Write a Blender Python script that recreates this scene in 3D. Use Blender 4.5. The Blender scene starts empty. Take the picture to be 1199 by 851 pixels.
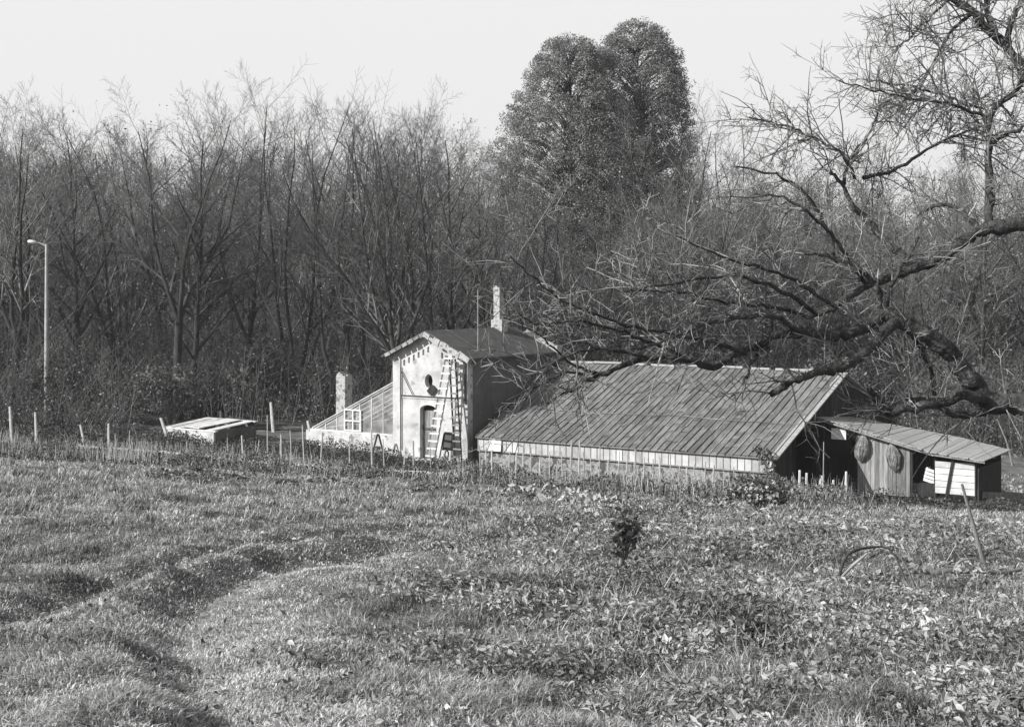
import bpy, math, random
import numpy as np
from mathutils import Vector, Matrix

ORD = ['leftmost', 'second from left', 'third from left', 'fourth from left', 'fifth from left', 'sixth from left', 'seventh from left', 'eighth from left', 'ninth from left', 'tenth from left', 'eleventh from left', 'twelfth from left', 'thirteenth from left', 'fourteenth from left', 'fifteenth from left', 'sixteenth from left', 'seventeenth from left', 'eighteenth from left']
# ------------------------------------------------------------------ camera, light, exposure
scn = bpy.context.scene
EYE = 7.5          # camera height above the threshold of the little tower
F = 1000.0         # focal length in photo pixels (photo 1199 wide)
HOR = 400.0        # horizon row
cam_d = bpy.data.cameras.new("camera"); cam = bpy.data.objects.new("camera", cam_d)
scn.collection.objects.link(cam); scn.camera = cam
cam.location = (0, 0, EYE); cam.rotation_euler = (math.radians(90), 0, 0)
# the mounted print fills columns 230-956 and rows 198-713 of the scanned page: frame exactly that
cam_d.sensor_width = 36; cam_d.lens = 36*F/726.0
cam_d.shift_x = (593-599.5)/726.0; cam_d.shift_y = -(455.5-HOR)/726.0
cam_d.clip_start = 0.1; cam_d.clip_end = 5000

SUN_AZ = Vector((-0.86, -0.42, 0)).normalized(); SUN_EL = math.radians(30)
sdir = Vector((SUN_AZ.x*math.cos(SUN_EL), SUN_AZ.y*math.cos(SUN_EL), math.sin(SUN_EL)))
w = bpy.data.worlds.new("World"); scn.world = w; w.use_nodes = True
nt = w.node_tree; nt.nodes.clear()
sky = nt.nodes.new("ShaderNodeTexSky"); sky.sky_type = 'NISHITA'; sky.sun_disc = False
sky.sun_elevation = SUN_EL; sky.sun_rotation = math.atan2(SUN_AZ.x, SUN_AZ.y)
sky.dust_density = 3.0; sky.air_density = 1.0
bwn = nt.nodes.new("ShaderNodeRGBToBW")
capn = nt.nodes.new("ShaderNodeMath"); capn.operation = 'MINIMUM'; capn.inputs[1].default_value = 5.5
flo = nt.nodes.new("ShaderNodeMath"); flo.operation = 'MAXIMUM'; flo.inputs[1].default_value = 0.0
# pale autumn haze: bright up to about 30 degrees, thinning towards the zenith
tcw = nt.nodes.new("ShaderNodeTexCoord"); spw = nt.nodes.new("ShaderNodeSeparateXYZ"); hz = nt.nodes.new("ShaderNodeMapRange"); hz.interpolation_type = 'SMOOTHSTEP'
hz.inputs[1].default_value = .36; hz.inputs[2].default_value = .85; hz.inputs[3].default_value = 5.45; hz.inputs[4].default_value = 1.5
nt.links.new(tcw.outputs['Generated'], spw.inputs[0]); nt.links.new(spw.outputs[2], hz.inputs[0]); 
# added azimuth falloff: sky dimmed right and behind camera, so right-facing walls fall dark
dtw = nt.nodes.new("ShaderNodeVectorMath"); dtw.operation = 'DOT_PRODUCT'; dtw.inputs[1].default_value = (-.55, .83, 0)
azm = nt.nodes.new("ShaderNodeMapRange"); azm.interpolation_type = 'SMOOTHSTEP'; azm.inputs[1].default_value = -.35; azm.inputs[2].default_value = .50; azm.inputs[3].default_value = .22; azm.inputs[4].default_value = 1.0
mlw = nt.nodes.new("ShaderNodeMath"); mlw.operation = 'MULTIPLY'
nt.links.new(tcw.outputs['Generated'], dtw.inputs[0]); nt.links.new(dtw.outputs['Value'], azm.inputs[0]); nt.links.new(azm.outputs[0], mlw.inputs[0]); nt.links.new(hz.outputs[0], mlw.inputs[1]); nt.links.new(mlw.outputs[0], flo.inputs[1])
cmb = nt.nodes.new("ShaderNodeCombineColor")
bg = nt.nodes.new("ShaderNodeBackground"); bg.inputs[1].default_value = 0.15
wo = nt.nodes.new("ShaderNodeOutputWorld")
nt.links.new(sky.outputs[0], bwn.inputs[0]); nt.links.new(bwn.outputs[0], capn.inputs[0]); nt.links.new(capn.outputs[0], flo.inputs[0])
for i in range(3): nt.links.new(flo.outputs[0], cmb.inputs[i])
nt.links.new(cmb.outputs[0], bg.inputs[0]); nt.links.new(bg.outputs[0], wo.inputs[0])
ld = bpy.data.lights.new("sun", 'SUN'); ld.energy = 5.0; ld.angle = math.radians(0.6); ld.color = (1.0, 0.99, 0.975)
sun = bpy.data.objects.new("sun", ld); scn.collection.objects.link(sun)
sun.rotation_euler = sdir.to_track_quat('Z', 'Y').to_euler()
scn.view_settings.view_transform = 'Standard'; scn.view_settings.look = 'None'
scn.view_settings.gamma = 1; scn.view_settings.exposure = 0.12
scn.view_settings.use_curve_mapping = False
scn.render.resolution_x = 1024; scn.render.resolution_y = 726

rng = np.random.default_rng(7); random.seed(7)
C = scn.collection

# ------------------------------------------------------------------ helpers
def P(px, py, Y): return Vector(((px-599.5)*Y/F, Y, EYE+(HOR-py)*Y/F))

def grid_noise(seed):
    r = np.random.default_rng(seed); T = r.random((256, 256))
    def f(x, y, s):
        x = np.asarray(x, float)/s; y = np.asarray(y, float)/s
        xi = np.floor(x).astype(int); yi = np.floor(y).astype(int)
        fx = x-xi; fy = y-yi; fx = fx*fx*(3-2*fx); fy = fy*fy*(3-2*fy)
        a = T[xi % 256, yi % 256]; b = T[(xi+1) % 256, yi % 256]; c = T[xi % 256, (yi+1) % 256]; d = T[(xi+1) % 256, (yi+1) % 256]
        return (a*(1-fx)+b*fx)*(1-fy)+(c*(1-fx)+d*fx)*fy
    return f
N1 = grid_noise(1); N2 = grid_noise(2); N3 = grid_noise(3)

def sm(t): t = np.clip(t, 0, 1); return t*t*(3-2*t)

def gz0(x, y):
    x = np.asarray(x, float); y = np.asarray(y, float)
    xc = np.clip(x, -60, 60)
    near = 5.77-0.103*y-0.05*xc*sm(y/40.0)-.30*sm((y-25)/20.0)
    flat = -0.28-0.03*xc+0.012*(y-60)
    k = sm((y-52)/14.0)
    z = near*(1-k)+flat*k
    z = z-.18*np.exp(-((y-56.5)/6.5)**2)*sm((x+26)/10.0)*(1-sm((x-19)/5.0))-.12*np.exp(-((y-60)/5)**2)
    z = z+sm((y-92)/130.0)*13.0+sm((y-200)/400.0)*14
    return z
def gpx(px, py):
    lo, hi = 2.0, 120.0
    k = (px-599.5)/F; s = (HOR-py)/F
    for i in range(50):
        m = (lo+hi)/2
        if EYE+s*m > float(gz0(k*m, m)): lo = m
        else: hi = m
    return (k*lo, lo)
RUT_A = [(150, 668), (228, 640), (290, 620), (345, 603), (400, 590), (470, 579), (560, 572), (660, 565), (760, 560)]
RUT_B = [(470, 851), (435, 780), (400, 718), (372, 680), (366, 650), (378, 625), (410, 607), (465, 594), (540, 586), (620, 575), (700, 567), (780, 560)]
RA = np.array([gpx(*p) for p in RUT_A]); RB = np.array([gpx(*p) for p in RUT_B])
def dist_poly(x, y, Q):
    x = np.asarray(x, float); y = np.asarray(y, float)
    d = np.full(x.shape, 1e9)
    for i in range(len(Q)-1):
        a, b = Q[i], Q[i+1]; ab = b-a; L2 = (ab**2).sum()
        t = np.clip(((x-a[0])*ab[0]+(y-a[1])*ab[1])/L2, 0, 1)
        d = np.minimum(d, np.hypot(x-a[0]-t*ab[0], y-a[1]-t*ab[1]))
    return d
def ruts(x, y):
    da = dist_poly(x, y, RA); db = dist_poly(x, y, RB)
    return da, db
def gz(x, y):
    x = np.asarray(x, float); y = np.asarray(y, float)
    z = gz0(x, y)
    near = 1-sm((y-70)/20)
    lump = (N1(x, y, 2.6)-.5)*.15+(N2(x, y, 1.1)-.5)*.13+(N2(y, x, .55)-.5)*.09+(N3(x, y, .27)-.5)*.06
    da, db = ruts(x, y)
    trk = np.exp(-(np.minimum(da, db)/.8)**2)
    z = z+lump*near*(1-.6*trk)
    z = z-.15*np.exp(-(da/.30)**2)-.08*np.exp(-(db/.34)**2)
    z = z+.07*np.exp(-((da-.6)/.3)**2)+.115*np.exp(-(dist_poly(x, y, RB-np.array([.66, 0]))/.36)**2)
    return z
def gzf(x, y): return float(gz(np.array([x]), np.array([y]))[0])

# ---- mesh building
class MB:
    def __init__(s): s.v = []; s.f = []; s.n = 0
    def add(s, V, Fs):
        V = np.asarray(V, float).reshape(-1, 3)
        Fs = np.asarray(Fs, dtype=np.int64)
        s.v.append(V); s.f.append(Fs+s.n); s.n += len(V); return s
    def mesh(s, name, m, smooth=False):
        me = bpy.data.meshes.new(name)
        V = np.concatenate(s.v); me.vertices.add(len(V)); me.vertices.foreach_set('co', V.astype(np.float32).ravel())
        loops = np.concatenate([f.ravel() for f in s.f])
        sizes = np.concatenate([np.full(len(f), f.shape[1], dtype=np.int64) for f in s.f])
        starts = np.concatenate([[0], np.cumsum(sizes)[:-1]])
        me.loops.add(len(loops)); me.loops.foreach_set('vertex_index', loops.astype(np.int32))
        me.polygons.add(len(sizes)); me.polygons.foreach_set('loop_start', starts.astype(np.int32))
        try: me.polygons.foreach_set('loop_total', sizes.astype(np.int32))
        except Exception: pass
        me.update(calc_edges=True)
        me.polygons.foreach_set('use_smooth', np.full(len(sizes), bool(smooth)))
        me.materials.append(m); me.validate(); me.update()
        return me
    def obj(s, name, m, parent=None, smooth=False, loc=None):
        return link(name, s.mesh(name, m, smooth), parent, loc)
    def box(s, c, d, R=None, taper=None):
        x, y, z = d[0]/2, d[1]/2, d[2]/2
        V = np.array([[i*x, j*y, k*z] for k in (-1, 1) for (i, j) in ((-1, -1), (1, -1), (1, 1), (-1, 1))])
        if taper is not None: V[4:, :2] *= taper
        if R is not None: V = V @ np.array(R).T
        V = V+np.array(c)
        return s.add(V, [[3, 2, 1, 0], [4, 5, 6, 7], [0, 1, 5, 4], [1, 2, 6, 5], [2, 3, 7, 6], [3, 0, 4, 7]])
    def bar(s, p, q, wd, hd, up=(0, 0, 1)):
        p = Vector(p); q = Vector(q); t = (q-p); L = t.length; t.normalize()
        u = Vector(up).cross(t)
        if u.length < 1e-4: u = Vector((1, 0, 0)).cross(t)
        u.normalize(); n = t.cross(u)
        R = np.array([[t.x, u.x, n.x], [t.y, u.y, n.y], [t.z, u.z, n.z]])
        return s.box((p+q)/2, (L, wd, hd), R)
    def prism(s, poly, axis_vec):   # planar polygon extruded along a vector
        n = len(poly); A = np.array(poly, float); B = A+np.array(axis_vec)
        off = s.n
        s.add(np.concatenate([A, B]), [[i, (i+1) % n, n+(i+1) % n, n+i] for i in range(n)])
        s.f.append(np.array([list(range(n))[::-1]])+off); s.f.append(np.array([list(range(n, 2*n))])+off)
        return s

def tubes(mb, PL, RL, sides):
    """polylines PL [N,n,3], radii RL [N,n]"""
    PL = np.asarray(PL, float); RL = np.asarray(RL, float); N, n, _ = PL.shape
    T = np.gradient(PL, axis=1); T /= np.linalg.norm(T, axis=2, keepdims=True)+1e-9
    m = np.abs(T.mean(axis=1)); ref = np.eye(3)[np.argmin(m, axis=1)][:, None, :]
    U = np.cross(T, ref); U /= np.linalg.norm(U, axis=2, keepdims=True)+1e-9
    W = np.cross(T, U)
    a = np.arange(sides)*2*math.pi/sides
    ca = np.cos(a)[None, None, :, None]; sa = np.sin(a)[None, None, :, None]
    V = PL[:, :, None, :]+RL[:, :, None, None]*(ca*U[:, :, None, :]+sa*W[:, :, None, :])
    i0 = (np.arange(N)*n*sides)[:, None, None]; j = (np.arange(n-1)*sides)[None, :, None]; k = np.arange(sides)[None, None, :]; k2 = (k+1) % sides
    q = np.stack([i0+j+k, i0+j+k2, i0+j+sides+k2, i0+j+sides+k], axis=-1).reshape(-1, 4)
    mb.add(V.reshape(-1, 3), q)
def tube_list(mb, items, sides):
    g = {}
    for p, r in items: g.setdefault(len(p), []).append((p, r))
    for n, L in g.items(): tubes(mb, [a for a, b in L], [b for a, b in L], sides)

def link(name, data, parent=None, loc=None):
    o = bpy.data.objects.new(name, data); C.objects.link(o)
    if parent: o.parent = parent
    if loc is not None: o.location = loc
    return o
def thing(name, label, cat, loc=(0, 0, 0), rz=0, group=None):
    o = link(name, None, None, loc); o.rotation_euler = (0, 0, rz); o.empty_display_size = .2
    return tag(o, label, cat, group)
def tag(o, label, cat, group=None, kind=None):
    o['label'] = label
    if cat: o['category'] = cat
    if group: o['group'] = group
    if kind: o['kind'] = kind
    return o
def dup(root, loc, rz=0, scale=1, label=None, group=None, tilt=(0, 0)):
    r = root.copy(); C.objects.link(r); r.location = loc; r.rotation_euler = (tilt[0], tilt[1], rz)
    r.scale = scale if hasattr(scale, '__len__') else (scale,)*3
    if label: r['label'] = label
    if group: r['group'] = group
    for ch in list(root.children):
        c = ch.copy(); C.objects.link(c); c.parent = r
        for g in list(ch.children):
            d = g.copy(); C.objects.link(d); d.parent = c
    return r

# ---- materials (the photograph is black and white, so every colour is a grey)
def mat(name, lo, hi, scale=3.0, rough=.85, detail=6, bump=0.0, bscale=None, island=0.0, trans=0.0, stretch=(1, 1, 1), spec=.2, objrand=0.0, spots=None, contrast=(.35, .65)):
    m = bpy.data.materials.new(name); m.use_nodes = True; t = m.node_tree; n = t.nodes; L = t.links
    b = n['Principled BSDF']; out = n['Material Output']
    tc = n.new("ShaderNodeTexCoord"); mp = n.new("ShaderNodeMapping"); mp.inputs['Scale'].default_value = stretch
    L.new(tc.outputs['Object'], mp.inputs['Vector'])
    no = n.new("ShaderNodeTexNoise"); no.inputs['Scale'].default_value = scale; no.inputs['Detail'].default_value = detail; no.inputs['Roughness'].default_value = .65
    L.new(mp.outputs[0], no.inputs['Vector'])
    mr = n.new("ShaderNodeMapRange"); mr.inputs[1].default_value = contrast[0]; mr.inputs[2].default_value = contrast[1]
    mr.inputs[3].default_value = lo; mr.inputs[4].default_value = hi; L.new(no.outputs['Fac'], mr.inputs[0])
    val = mr.outputs[0]
    def mul(a, bsock, k):
        r = n.new("ShaderNodeMapRange"); r.inputs[3].default_value = 1-k; r.inputs[4].default_value = 1+k; L.new(bsock, r.inputs[0])
        mm = n.new("ShaderNodeMath"); mm.operation = 'MULTIPLY'; L.new(a, mm.inputs[0]); L.new(r.outputs[0], mm.inputs[1]); return mm.outputs[0]
    if island:
        ge = n.new("ShaderNodeNewGeometry"); val = mul(val, ge.outputs['Random Per Island'], island)
    if objrand:
        oi = n.new("ShaderNodeObjectInfo"); val = mul(val, oi.outputs['Random'], objrand)
    if spots:   # (scale, threshold, value) dirt or lichen patches with a shape of their own
        s2 = n.new("ShaderNodeTexNoise"); s2.inputs['Scale'].default_value = spots[0]; s2.inputs['Detail'].default_value = 5; L.new(mp.outputs[0], s2.inputs['Vector'])
        r2 = n.new("ShaderNodeMapRange"); r2.inputs[1].default_value = spots[1]; r2.inputs[2].default_value = spots[1]+.06; L.new(s2.outputs['Fac'], r2.inputs[0])
        mx = n.new("ShaderNodeMix"); mx.data_type = 'FLOAT'; L.new(r2.outputs[0], mx.inputs[0]); L.new(val, mx.inputs[2]); mx.inputs[3].default_value = spots[2]
        val = mx.outputs[0]
    cc = n.new("ShaderNodeCombineColor")
    for i in range(3): L.new(val, cc.inputs[i])
    L.new(cc.outputs[0], b.inputs['Base Color'])
    b.inputs['Roughness'].default_value = rough
    b.inputs['Specular IOR Level'].default_value = spec
    if bump:
        bn = n.new("ShaderNodeTexNoise"); bn.inputs['Scale'].default_value = bscale or scale*4; bn.inputs['Detail'].default_value = 6
        L.new(mp.outputs[0], bn.inputs['Vector'])
        bp = n.new("ShaderNodeBump"); bp.inputs['Strength'].default_value = 1; bp.inputs['Distance'].default_value = bump
        L.new(bn.outputs['Fac'], bp.inputs['Height']); L.new(bp.outputs[0], b.inputs['Normal'])
    if trans:
        tr = n.new("ShaderNodeBsdfTranslucent"); L.new(cc.outputs[0], tr.inputs[0])
        mi = n.new("ShaderNodeMixShader"); mi.inputs[0].default_value = trans
        L.new(b.outputs[0], mi.inputs[1]); L.new(tr.outputs[0], mi.inputs[2]); L.new(mi.outputs[0], out.inputs[0])
    return m
M = {}
M['soil'] = mat('soil', .09, .22, 1.3, 1, 8, .03, 14)
M['path'] = mat('trodden_earth', .26, .42, 2.2, 1, 8, .02, 18)
M['grass'] = mat('grass', .20, .54, 1.3, .8, 5, island=.7, trans=.25, contrast=(.38, .62))
M['weed'] = mat('weed_leaf', .17, .46, .8, .7, 4, island=.65, trans=.22, contrast=(.38, .62), spec=.35)
M['dry'] = mat('dry_stalk', .22, .5, 2, .8, 3, island=.5)
M['bark'] = mat('bark', .03, .09, 2.0, .9, 5, objrand=.25, stretch=(1, 1, .35), island=.15)
M['twig'] = mat('twig_bark', .09, .25, .45, .8, 3, objrand=.3, island=.35)
M['apple_bark'] = mat('apple_bark', .03, .11, 6, .9, 8, .05, 16, spots=(9, .64, .22), stretch=(1, 1, 1))
M['apple_twig'] = mat('apple_twig_bark', .08, .38, 2.5, .6, 4, island=.5, spec=.4)
M['ivy'] = mat('evergreen_leaf', .16, .31, .35, .7, 4, island=.35, trans=.15, spec=.3)
M['bush'] = mat('bush_leaf', .09, .22, .7, .7, 3, island=.7, trans=.2, objrand=.2)
M['plaster'] = mat('limewashed_plaster', .42, .72, 1.3, .9, 9, .015, 20, spots=(2.1, .60, .36))
M['plaster_old'] = mat('stained_plaster', .42, .72, 1.8, .9, 8, .02, 18, spots=(3.0, .56, .25))
M['rubble'] = mat('rubble_wall', .14, .55, 3.0, .9, 7, .06, 9, spots=(3.0, .53, .10))
M['side_plaster'] = mat('shaded_grey_plaster', .11, .19, .9, .9, 8, .01, 16, spots=(2.6, .66, .24))  # shade of the side walls put into the colour, darker than the facade
M['roof_felt'] = mat('roofing_felt', .075, .13, 2.5, .85, 6, .01, 14)
M['glass_roof'] = mat('dirty_roof_pane', .11, .25, 2.6, .6, 9, island=.28, spec=.3, spots=(6, .63, .36), contrast=(.3, .7), stretch=(2.2, .7, 1))
M['glazing_bar'] = mat('weathered_bar', .14, .30, 3, .8, 5, island=.4)
M['pane'] = mat('dusty_pane', .36, .66, 1.2, .5, 7, island=.22, spec=.5)
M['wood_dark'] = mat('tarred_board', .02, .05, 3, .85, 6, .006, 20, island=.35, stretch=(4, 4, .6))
M['wood'] = mat('weathered_board', .15, .34, 3, .85, 7, .008, 22, island=.45, stretch=(5, 5, .5))
M['wood_pale'] = mat('pale_board', .50, .75, 3, .8, 6, .006, 20, island=.2, spots=(4, .66, .3))
M['shed_roof'] = mat('shed_roof_board', .30, .50, 4, .8, 7, .012, 18, island=.10, stretch=(1, 4, 1))
M['iron'] = mat('iron', .04, .09, 6, .6, 4, spec=.4)
M['concrete'] = mat('concrete_pole', .38, .52, 3, .8, 6, .004, 20)
M['white'] = mat('white_board', .74, .84, 3, .7, 4)
M['brick_white'] = mat('flaked_whitewash', .30, .66, 5, .9, 7, .02, 20, spots=(5, .54, .20))
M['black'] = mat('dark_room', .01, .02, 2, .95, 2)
M['sack'] = mat('dry_reed', .16, .42, 4, .9, 4, island=.5)
M['litter'] = mat('leaf_litter', .035, .10, 1.5, 1, 8, .03, 12)
M['speck'] = mat('withered_leaf', .14, .36, .5, .7, 3, island=.8, trans=.25)
M['bed2'] = mat('wilted_leaf', .06, .38, .8, .7, 3, island=.85, trans=.2)
M['bed'] = mat('rank_leaf', .05, .20, .9, .7, 3, island=.8, trans=.2)
M['stake'] = mat('weathered_stake', .35, .6, 3, .8, 4, objrand=.25)
M['roof_bar'] = mat('roof_bar', .10, .34, 1.2, .8, 5, island=.6)
M['worn'] = mat('worn_grass', .38, .72, 1.3, .8, 5, island=.45, trans=.2)
M['stalk'] = mat('weed_stalk', .10, .5, 2, .8, 3, island=.7)
M['scrub'] = mat('scrub_bark', .055, .16, .45, .8, 3, island=.4)
M['petal'] = mat('pale_blossom', .6, .8, 4, .7, 2, trans=.2)
M['rag'] = mat('pale_litter', .3, .65, 4, .8, 4)

# clear glass with dirt for the side house
def glass_mat():
    m = bpy.data.materials.new('greenhouse_glass'); m.use_nodes = True; t = m.node_tree; n = t.nodes
    b = n['Principled BSDF']; b.inputs['Base Color'].default_value = (.5, .5, .5, 1); b.inputs['Roughness'].default_value = .3
    tr = n.new("ShaderNodeBsdfTransparent"); mi = n.new("ShaderNodeMixShader")
    no = n.new("ShaderNodeTexNoise"); no.inputs['Scale'].default_value = 2.2; no.inputs['Detail'].default_value = 6
    mr = n.new("ShaderNodeMapRange"); mr.inputs[1].default_value = .3; mr.inputs[2].default_value = .7; mr.inputs[3].default_value = .2; mr.inputs[4].default_value = .7
    tc = n.new("ShaderNodeTexCoord"); t.links.new(tc.outputs['Object'], no.inputs['Vector']); t.links.new(no.outputs['Fac'], mr.inputs[0])
    t.links.new(mr.outputs[0], mi.inputs[0]); t.links.new(tr.outputs[0], mi.inputs[1]); t.links.new(b.outputs[0], mi.inputs[2])
    t.links.new(mi.outputs[0], n['Material Output'].inputs[0]); return m
M['glass'] = glass_mat()

# ------------------------------------------------------------------ ground
def axis_pts(parts):
    out = []
    for a, b, st in parts: out.append(np.arange(a, b, st))
    return np.concatenate(out)
ys = np.concatenate([[-60, -30, -10, 0, 2], np.geomspace(3.5, 62, 330), np.linspace(63, 130, 60)[0:], np.linspace(140, 300, 24), [340, 400, 500, 600]])
us = np.concatenate([[-450, -380, -250, -140], np.linspace(-90, -36, 20), np.linspace(-35, 35, 340), np.linspace(36, 90, 20), [140, 250, 380, 450]])
# fan grid: x spacing grows with distance so near ground is finely meshed
YY, UU = np.meshgrid(ys, us, indexing='ij')
fan = np.clip(np.abs(YY), 4, 48)/48.0
core = np.abs(UU) <= 35
XX = np.where(core, UU*fan, np.sign(UU)*(35*fan+(np.abs(UU)-35)))
ZZ = gz(XX, YY)
nr, nc = XX.shape
V = np.stack([XX, YY, ZZ], -1).reshape(-1, 3)
i = np.arange(nr-1)[:, None]*nc+np.arange(nc-1)[None, :]
Q = np.stack([i, i+1, i+nc+1, i+nc], -1).reshape(-1, 4)
g = MB().add(V, Q).obj('ground', M['soil'], smooth=True)
tag(g, 'rough sloping meadow ground in front of the woods', None, kind='structure')

# worn track: a draped ribbon along each rut
def ribbon(mb, Qp, wfun, n=160, m=7, off=.012):
    Qp = np.array(Qp); seg = np.hypot(*np.diff(Qp, axis=0).T); s = np.concatenate([[0], np.cumsum(seg)])
    t = np.linspace(0, s[-1], n); x = np.interp(t, s, Qp[:, 0]); y = np.interp(t, s, Qp[:, 1])
    for _ in range(6):
        x[1:-1] = (x[:-2]+2*x[1:-1]+x[2:])/4; y[1:-1] = (y[:-2]+2*y[1:-1]+y[2:])/4
    tx = np.gradient(x); ty = np.gradient(y); l = np.hypot(tx, ty); nx, ny = -ty/l, tx/l
    k = np.linspace(-1, 1, m)
    W = np.array([wfun(v) for v in t/s[-1]])*(1+.35*(N2(t*3, t*0+5, 1)-.5)*2)
    X = x[:, None]+nx[:, None]*W[:, None]*k[None, :]; Y = y[:, None]+ny[:, None]*W[:, None]*k[None, :]
    X = X+(N3(X, Y, .3)-.5)*.12; Z = gz(X, Y)+off-.025*np.abs(k[None, :])**3
    i = np.arange(n-1)[:, None]*m+np.arange(m-1)[None, :]
    mb.add(np.stack([X, Y, Z], -1).reshape(-1, 3), np.stack([i, i+1, i+m+1, i+m], -1).reshape(-1, 4))
tb = MB(); ribbon(tb, RA, lambda t: .06*(1-.4*t)); ribbon(tb, RB, lambda t: .15*(1-.6*t), off=.006)
tag(tb.obj('path', M['path'], smooth=True), 'worn cart track curving across the meadow', None, kind='structure')

# ------------------------------------------------------------------ grass and weeds (nobody could count them)
def weed_mask(x, y):
    """1 where broad leaved weeds stand (right hand field and the strip before the beds)"""
    X = np.asarray(x); Y = np.asarray(y)
    edge = np.interp(Y, [3, 7, 10, 14, 20, 27, 60], [.7, .1, -.6, -1.2, -1.2, .2, 2.0])
    a = sm((X-edge+(N1(X, Y, 1.8)-.5)*2.4)/.9)*(1-sm((Y-33)/4))
    return a
def bed_mask(x, y):
    d = (y-(53.2-.50*np.clip(x, -40, 20)*.35))
    return np.exp(-(d/2.2)**2)
def sample(n, y0, y1, pw, spread=.46):
    # density falls with distance
    u = rng.random(n); a = 1-pw
    y = (y0**a+u*(y1**a-y0**a))**(1/a)
    x = (rng.random(n)*2-1)*(y*spread+.5)
    return x, y
def blades(n, name, m, lab, kind_fn, y0=6.3, y1=64, pw=1.35, tall=1.0):
    nb = 5
    nt_ = n//nb
    x, y = sample(nt_, y0, y1, pw)
    keep, hs = kind_fn(x, y); x, y, hs = x[keep], y[keep], hs[keep]; k = len(x)
    # each tuft
    x = np.repeat(x, nb); y = np.repeat(y, nb); h0 = np.repeat(hs, nb)
    lod = np.maximum(1, y/13.0)
    sp = .045*lod**.8
    x = x+rng.normal(0, 1, len(x))*sp; y = y+rng.normal(0, 1, len(y))*sp
    z = gz(x, y)-.01
    h = h0*rng.uniform(.5, 1.25, len(x))*tall
    wd = .0045*lod*rng.uniform(.6, 1.5, len(x))
    comb = N1(x+50, y, 3.0)*6.28*1.4
    ang = comb+rng.normal(0, 1.5, len(x)); lean = rng.uniform(.3, 1.25, len(x))
    dx, dy = np.cos(ang), np.sin(ang); sx, sy = -dy, dx
    # random twist of the width direction
    tw = rng.normal(0, .5, len(x)); sx, sy = sx*np.cos(tw)-sy*np.sin(tw), sx*np.sin(tw)+sy*np.cos(tw)
    b = np.stack([x, y, z], -1)
    D = np.stack([dx, dy, np.zeros_like(dx)], -1); S = np.stack([sx, sy, np.zeros_like(sx)], -1); U = np.array([0, 0, 1.0])
    mid = b+D*(h*lean*.35)[:, None]+U*(h*.6)[:, None]
    tip = b+D*(h*lean)[:, None]+U*(h*(1.0-.35*lean))[:, None]
    w1 = wd[:, None]; VV = np.stack([b-S*w1, b+S*w1, mid+S*w1*.8, mid-S*w1*.8, tip], 1).reshape(-1, 3)
    n_ = len(x); o = (np.arange(n_)*5)[:, None]
    mb = MB(); mb.add(VV, o+np.array([[0, 1, 2, 3]])); mb.f.append(o+np.array([[3, 2, 4]]))
    ob = mb.obj(name, m); tag(ob, lab, 'grass', kind='stuff'); return ob
def kg(x, y):
    wm = weed_mask(x, y); da, db = ruts(x, y); dbr = dist_poly(x, y, RB+np.array([.38, 0]))
    r = rng.random(len(x))
    bare = np.exp(-(db/.22)**2)*.30+np.exp(-(da/.16)**2)*.2
    pale = N2(x, y, 1.1)*.35+N1(x, y, .38)*.65
    keep = (r > wm*.5) & (r > bare) & (rng.random(len(x)) > .65*np.exp(-(dbr/.6)**2)+.4*np.exp(-(da/.35)**2)) & (rng.random(len(x)) < .12+1.35*pale)
    between = np.minimum(da, db); dbr = dist_poly(x, y, RB+np.array([.4, 0]))
    h = .03+.035*N1(x, y, 1.6)+.13*N1(x, y, .38)**2.2+.10*N3(y, x, .8)**3
    h = h*(1-.5*np.exp(-(between/1.2)**2))*(1-.55*np.exp(-(dbr/.65)**2))*(1-.55*np.exp(-(da/.3)**2))*(1+.022*np.clip(y-12, 0, 40))
    h = h*(1-.35*sm((y-42)/10))
    return keep, h
blades(900000, 'meadow_grass', M['grass'], 'short rough autumn grass covering the whole meadow', kg)

def kw(x, y):
    dbr = dist_poly(x, y, RB+np.array([.38, 0])); da, db = ruts(x, y); dar = dist_poly(x, y, RA+np.array([.1, -.45]))
    p = np.exp(-(dbr/.62)**2)+.7*np.exp(-(dar/.45)**2)+.35*np.exp(-(np.minimum(da, db)/1.5)**2)
    return rng.random(len(x)) < p*(.4+.8*N1(x, y, .5)), .030+.03*rng.random(len(x))
blades(900000, 'worn_grass', M['worn'], 'pale flattened grass worn short along the cart track', kw, y1=45, pw=1.5)

def leaves(x, y, size, hgt, name, m, lab, cat, up=.25):
    n = len(x); z = gz(x, y)+hgt
    nrm = rng.normal(0, 1, (n, 3)); nrm[:, 2] = np.abs(nrm[:, 2])+up; nrm /= np.linalg.norm(nrm, axis=1, keepdims=True)
    t = np.cross(nrm, rng.normal(0, 1, (n, 3))); t /= np.linalg.norm(t, axis=1, keepdims=True); s = np.cross(nrm, t)
    c = np.stack([x, y, z], -1); L = size[:, None]; W = L*rng.uniform(.35, .7, n)[:, None]; fold = L*.22
    V = np.stack([c-t*L, c-t*L*.2+s*W*.9+nrm*fold, c+t*L*.45+s*W*.6+nrm*fold, c+t*L-nrm*fold*.6, c+t*L*.45-s*W*.6+nrm*fold, c-t*L*.2-s*W*.9+nrm*fold], 1).reshape(-1, 3)
    o = (np.arange(n)*6)[:, None]
    mb = MB(); mb.add(V, o+np.array([[0, 1, 2, 3]])); mb.f.append(o+np.array([[0, 3, 4, 5]]))
    ob = mb.obj(name, m); tag(ob, lab, cat, kind='stuff'); return ob
x, y = sample(420000, 6.3, 50, 1.2)
wm = weed_mask(x, y); cl = N2(x, y, .6)*.6+N3(x, y, 1.7)*.4
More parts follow.
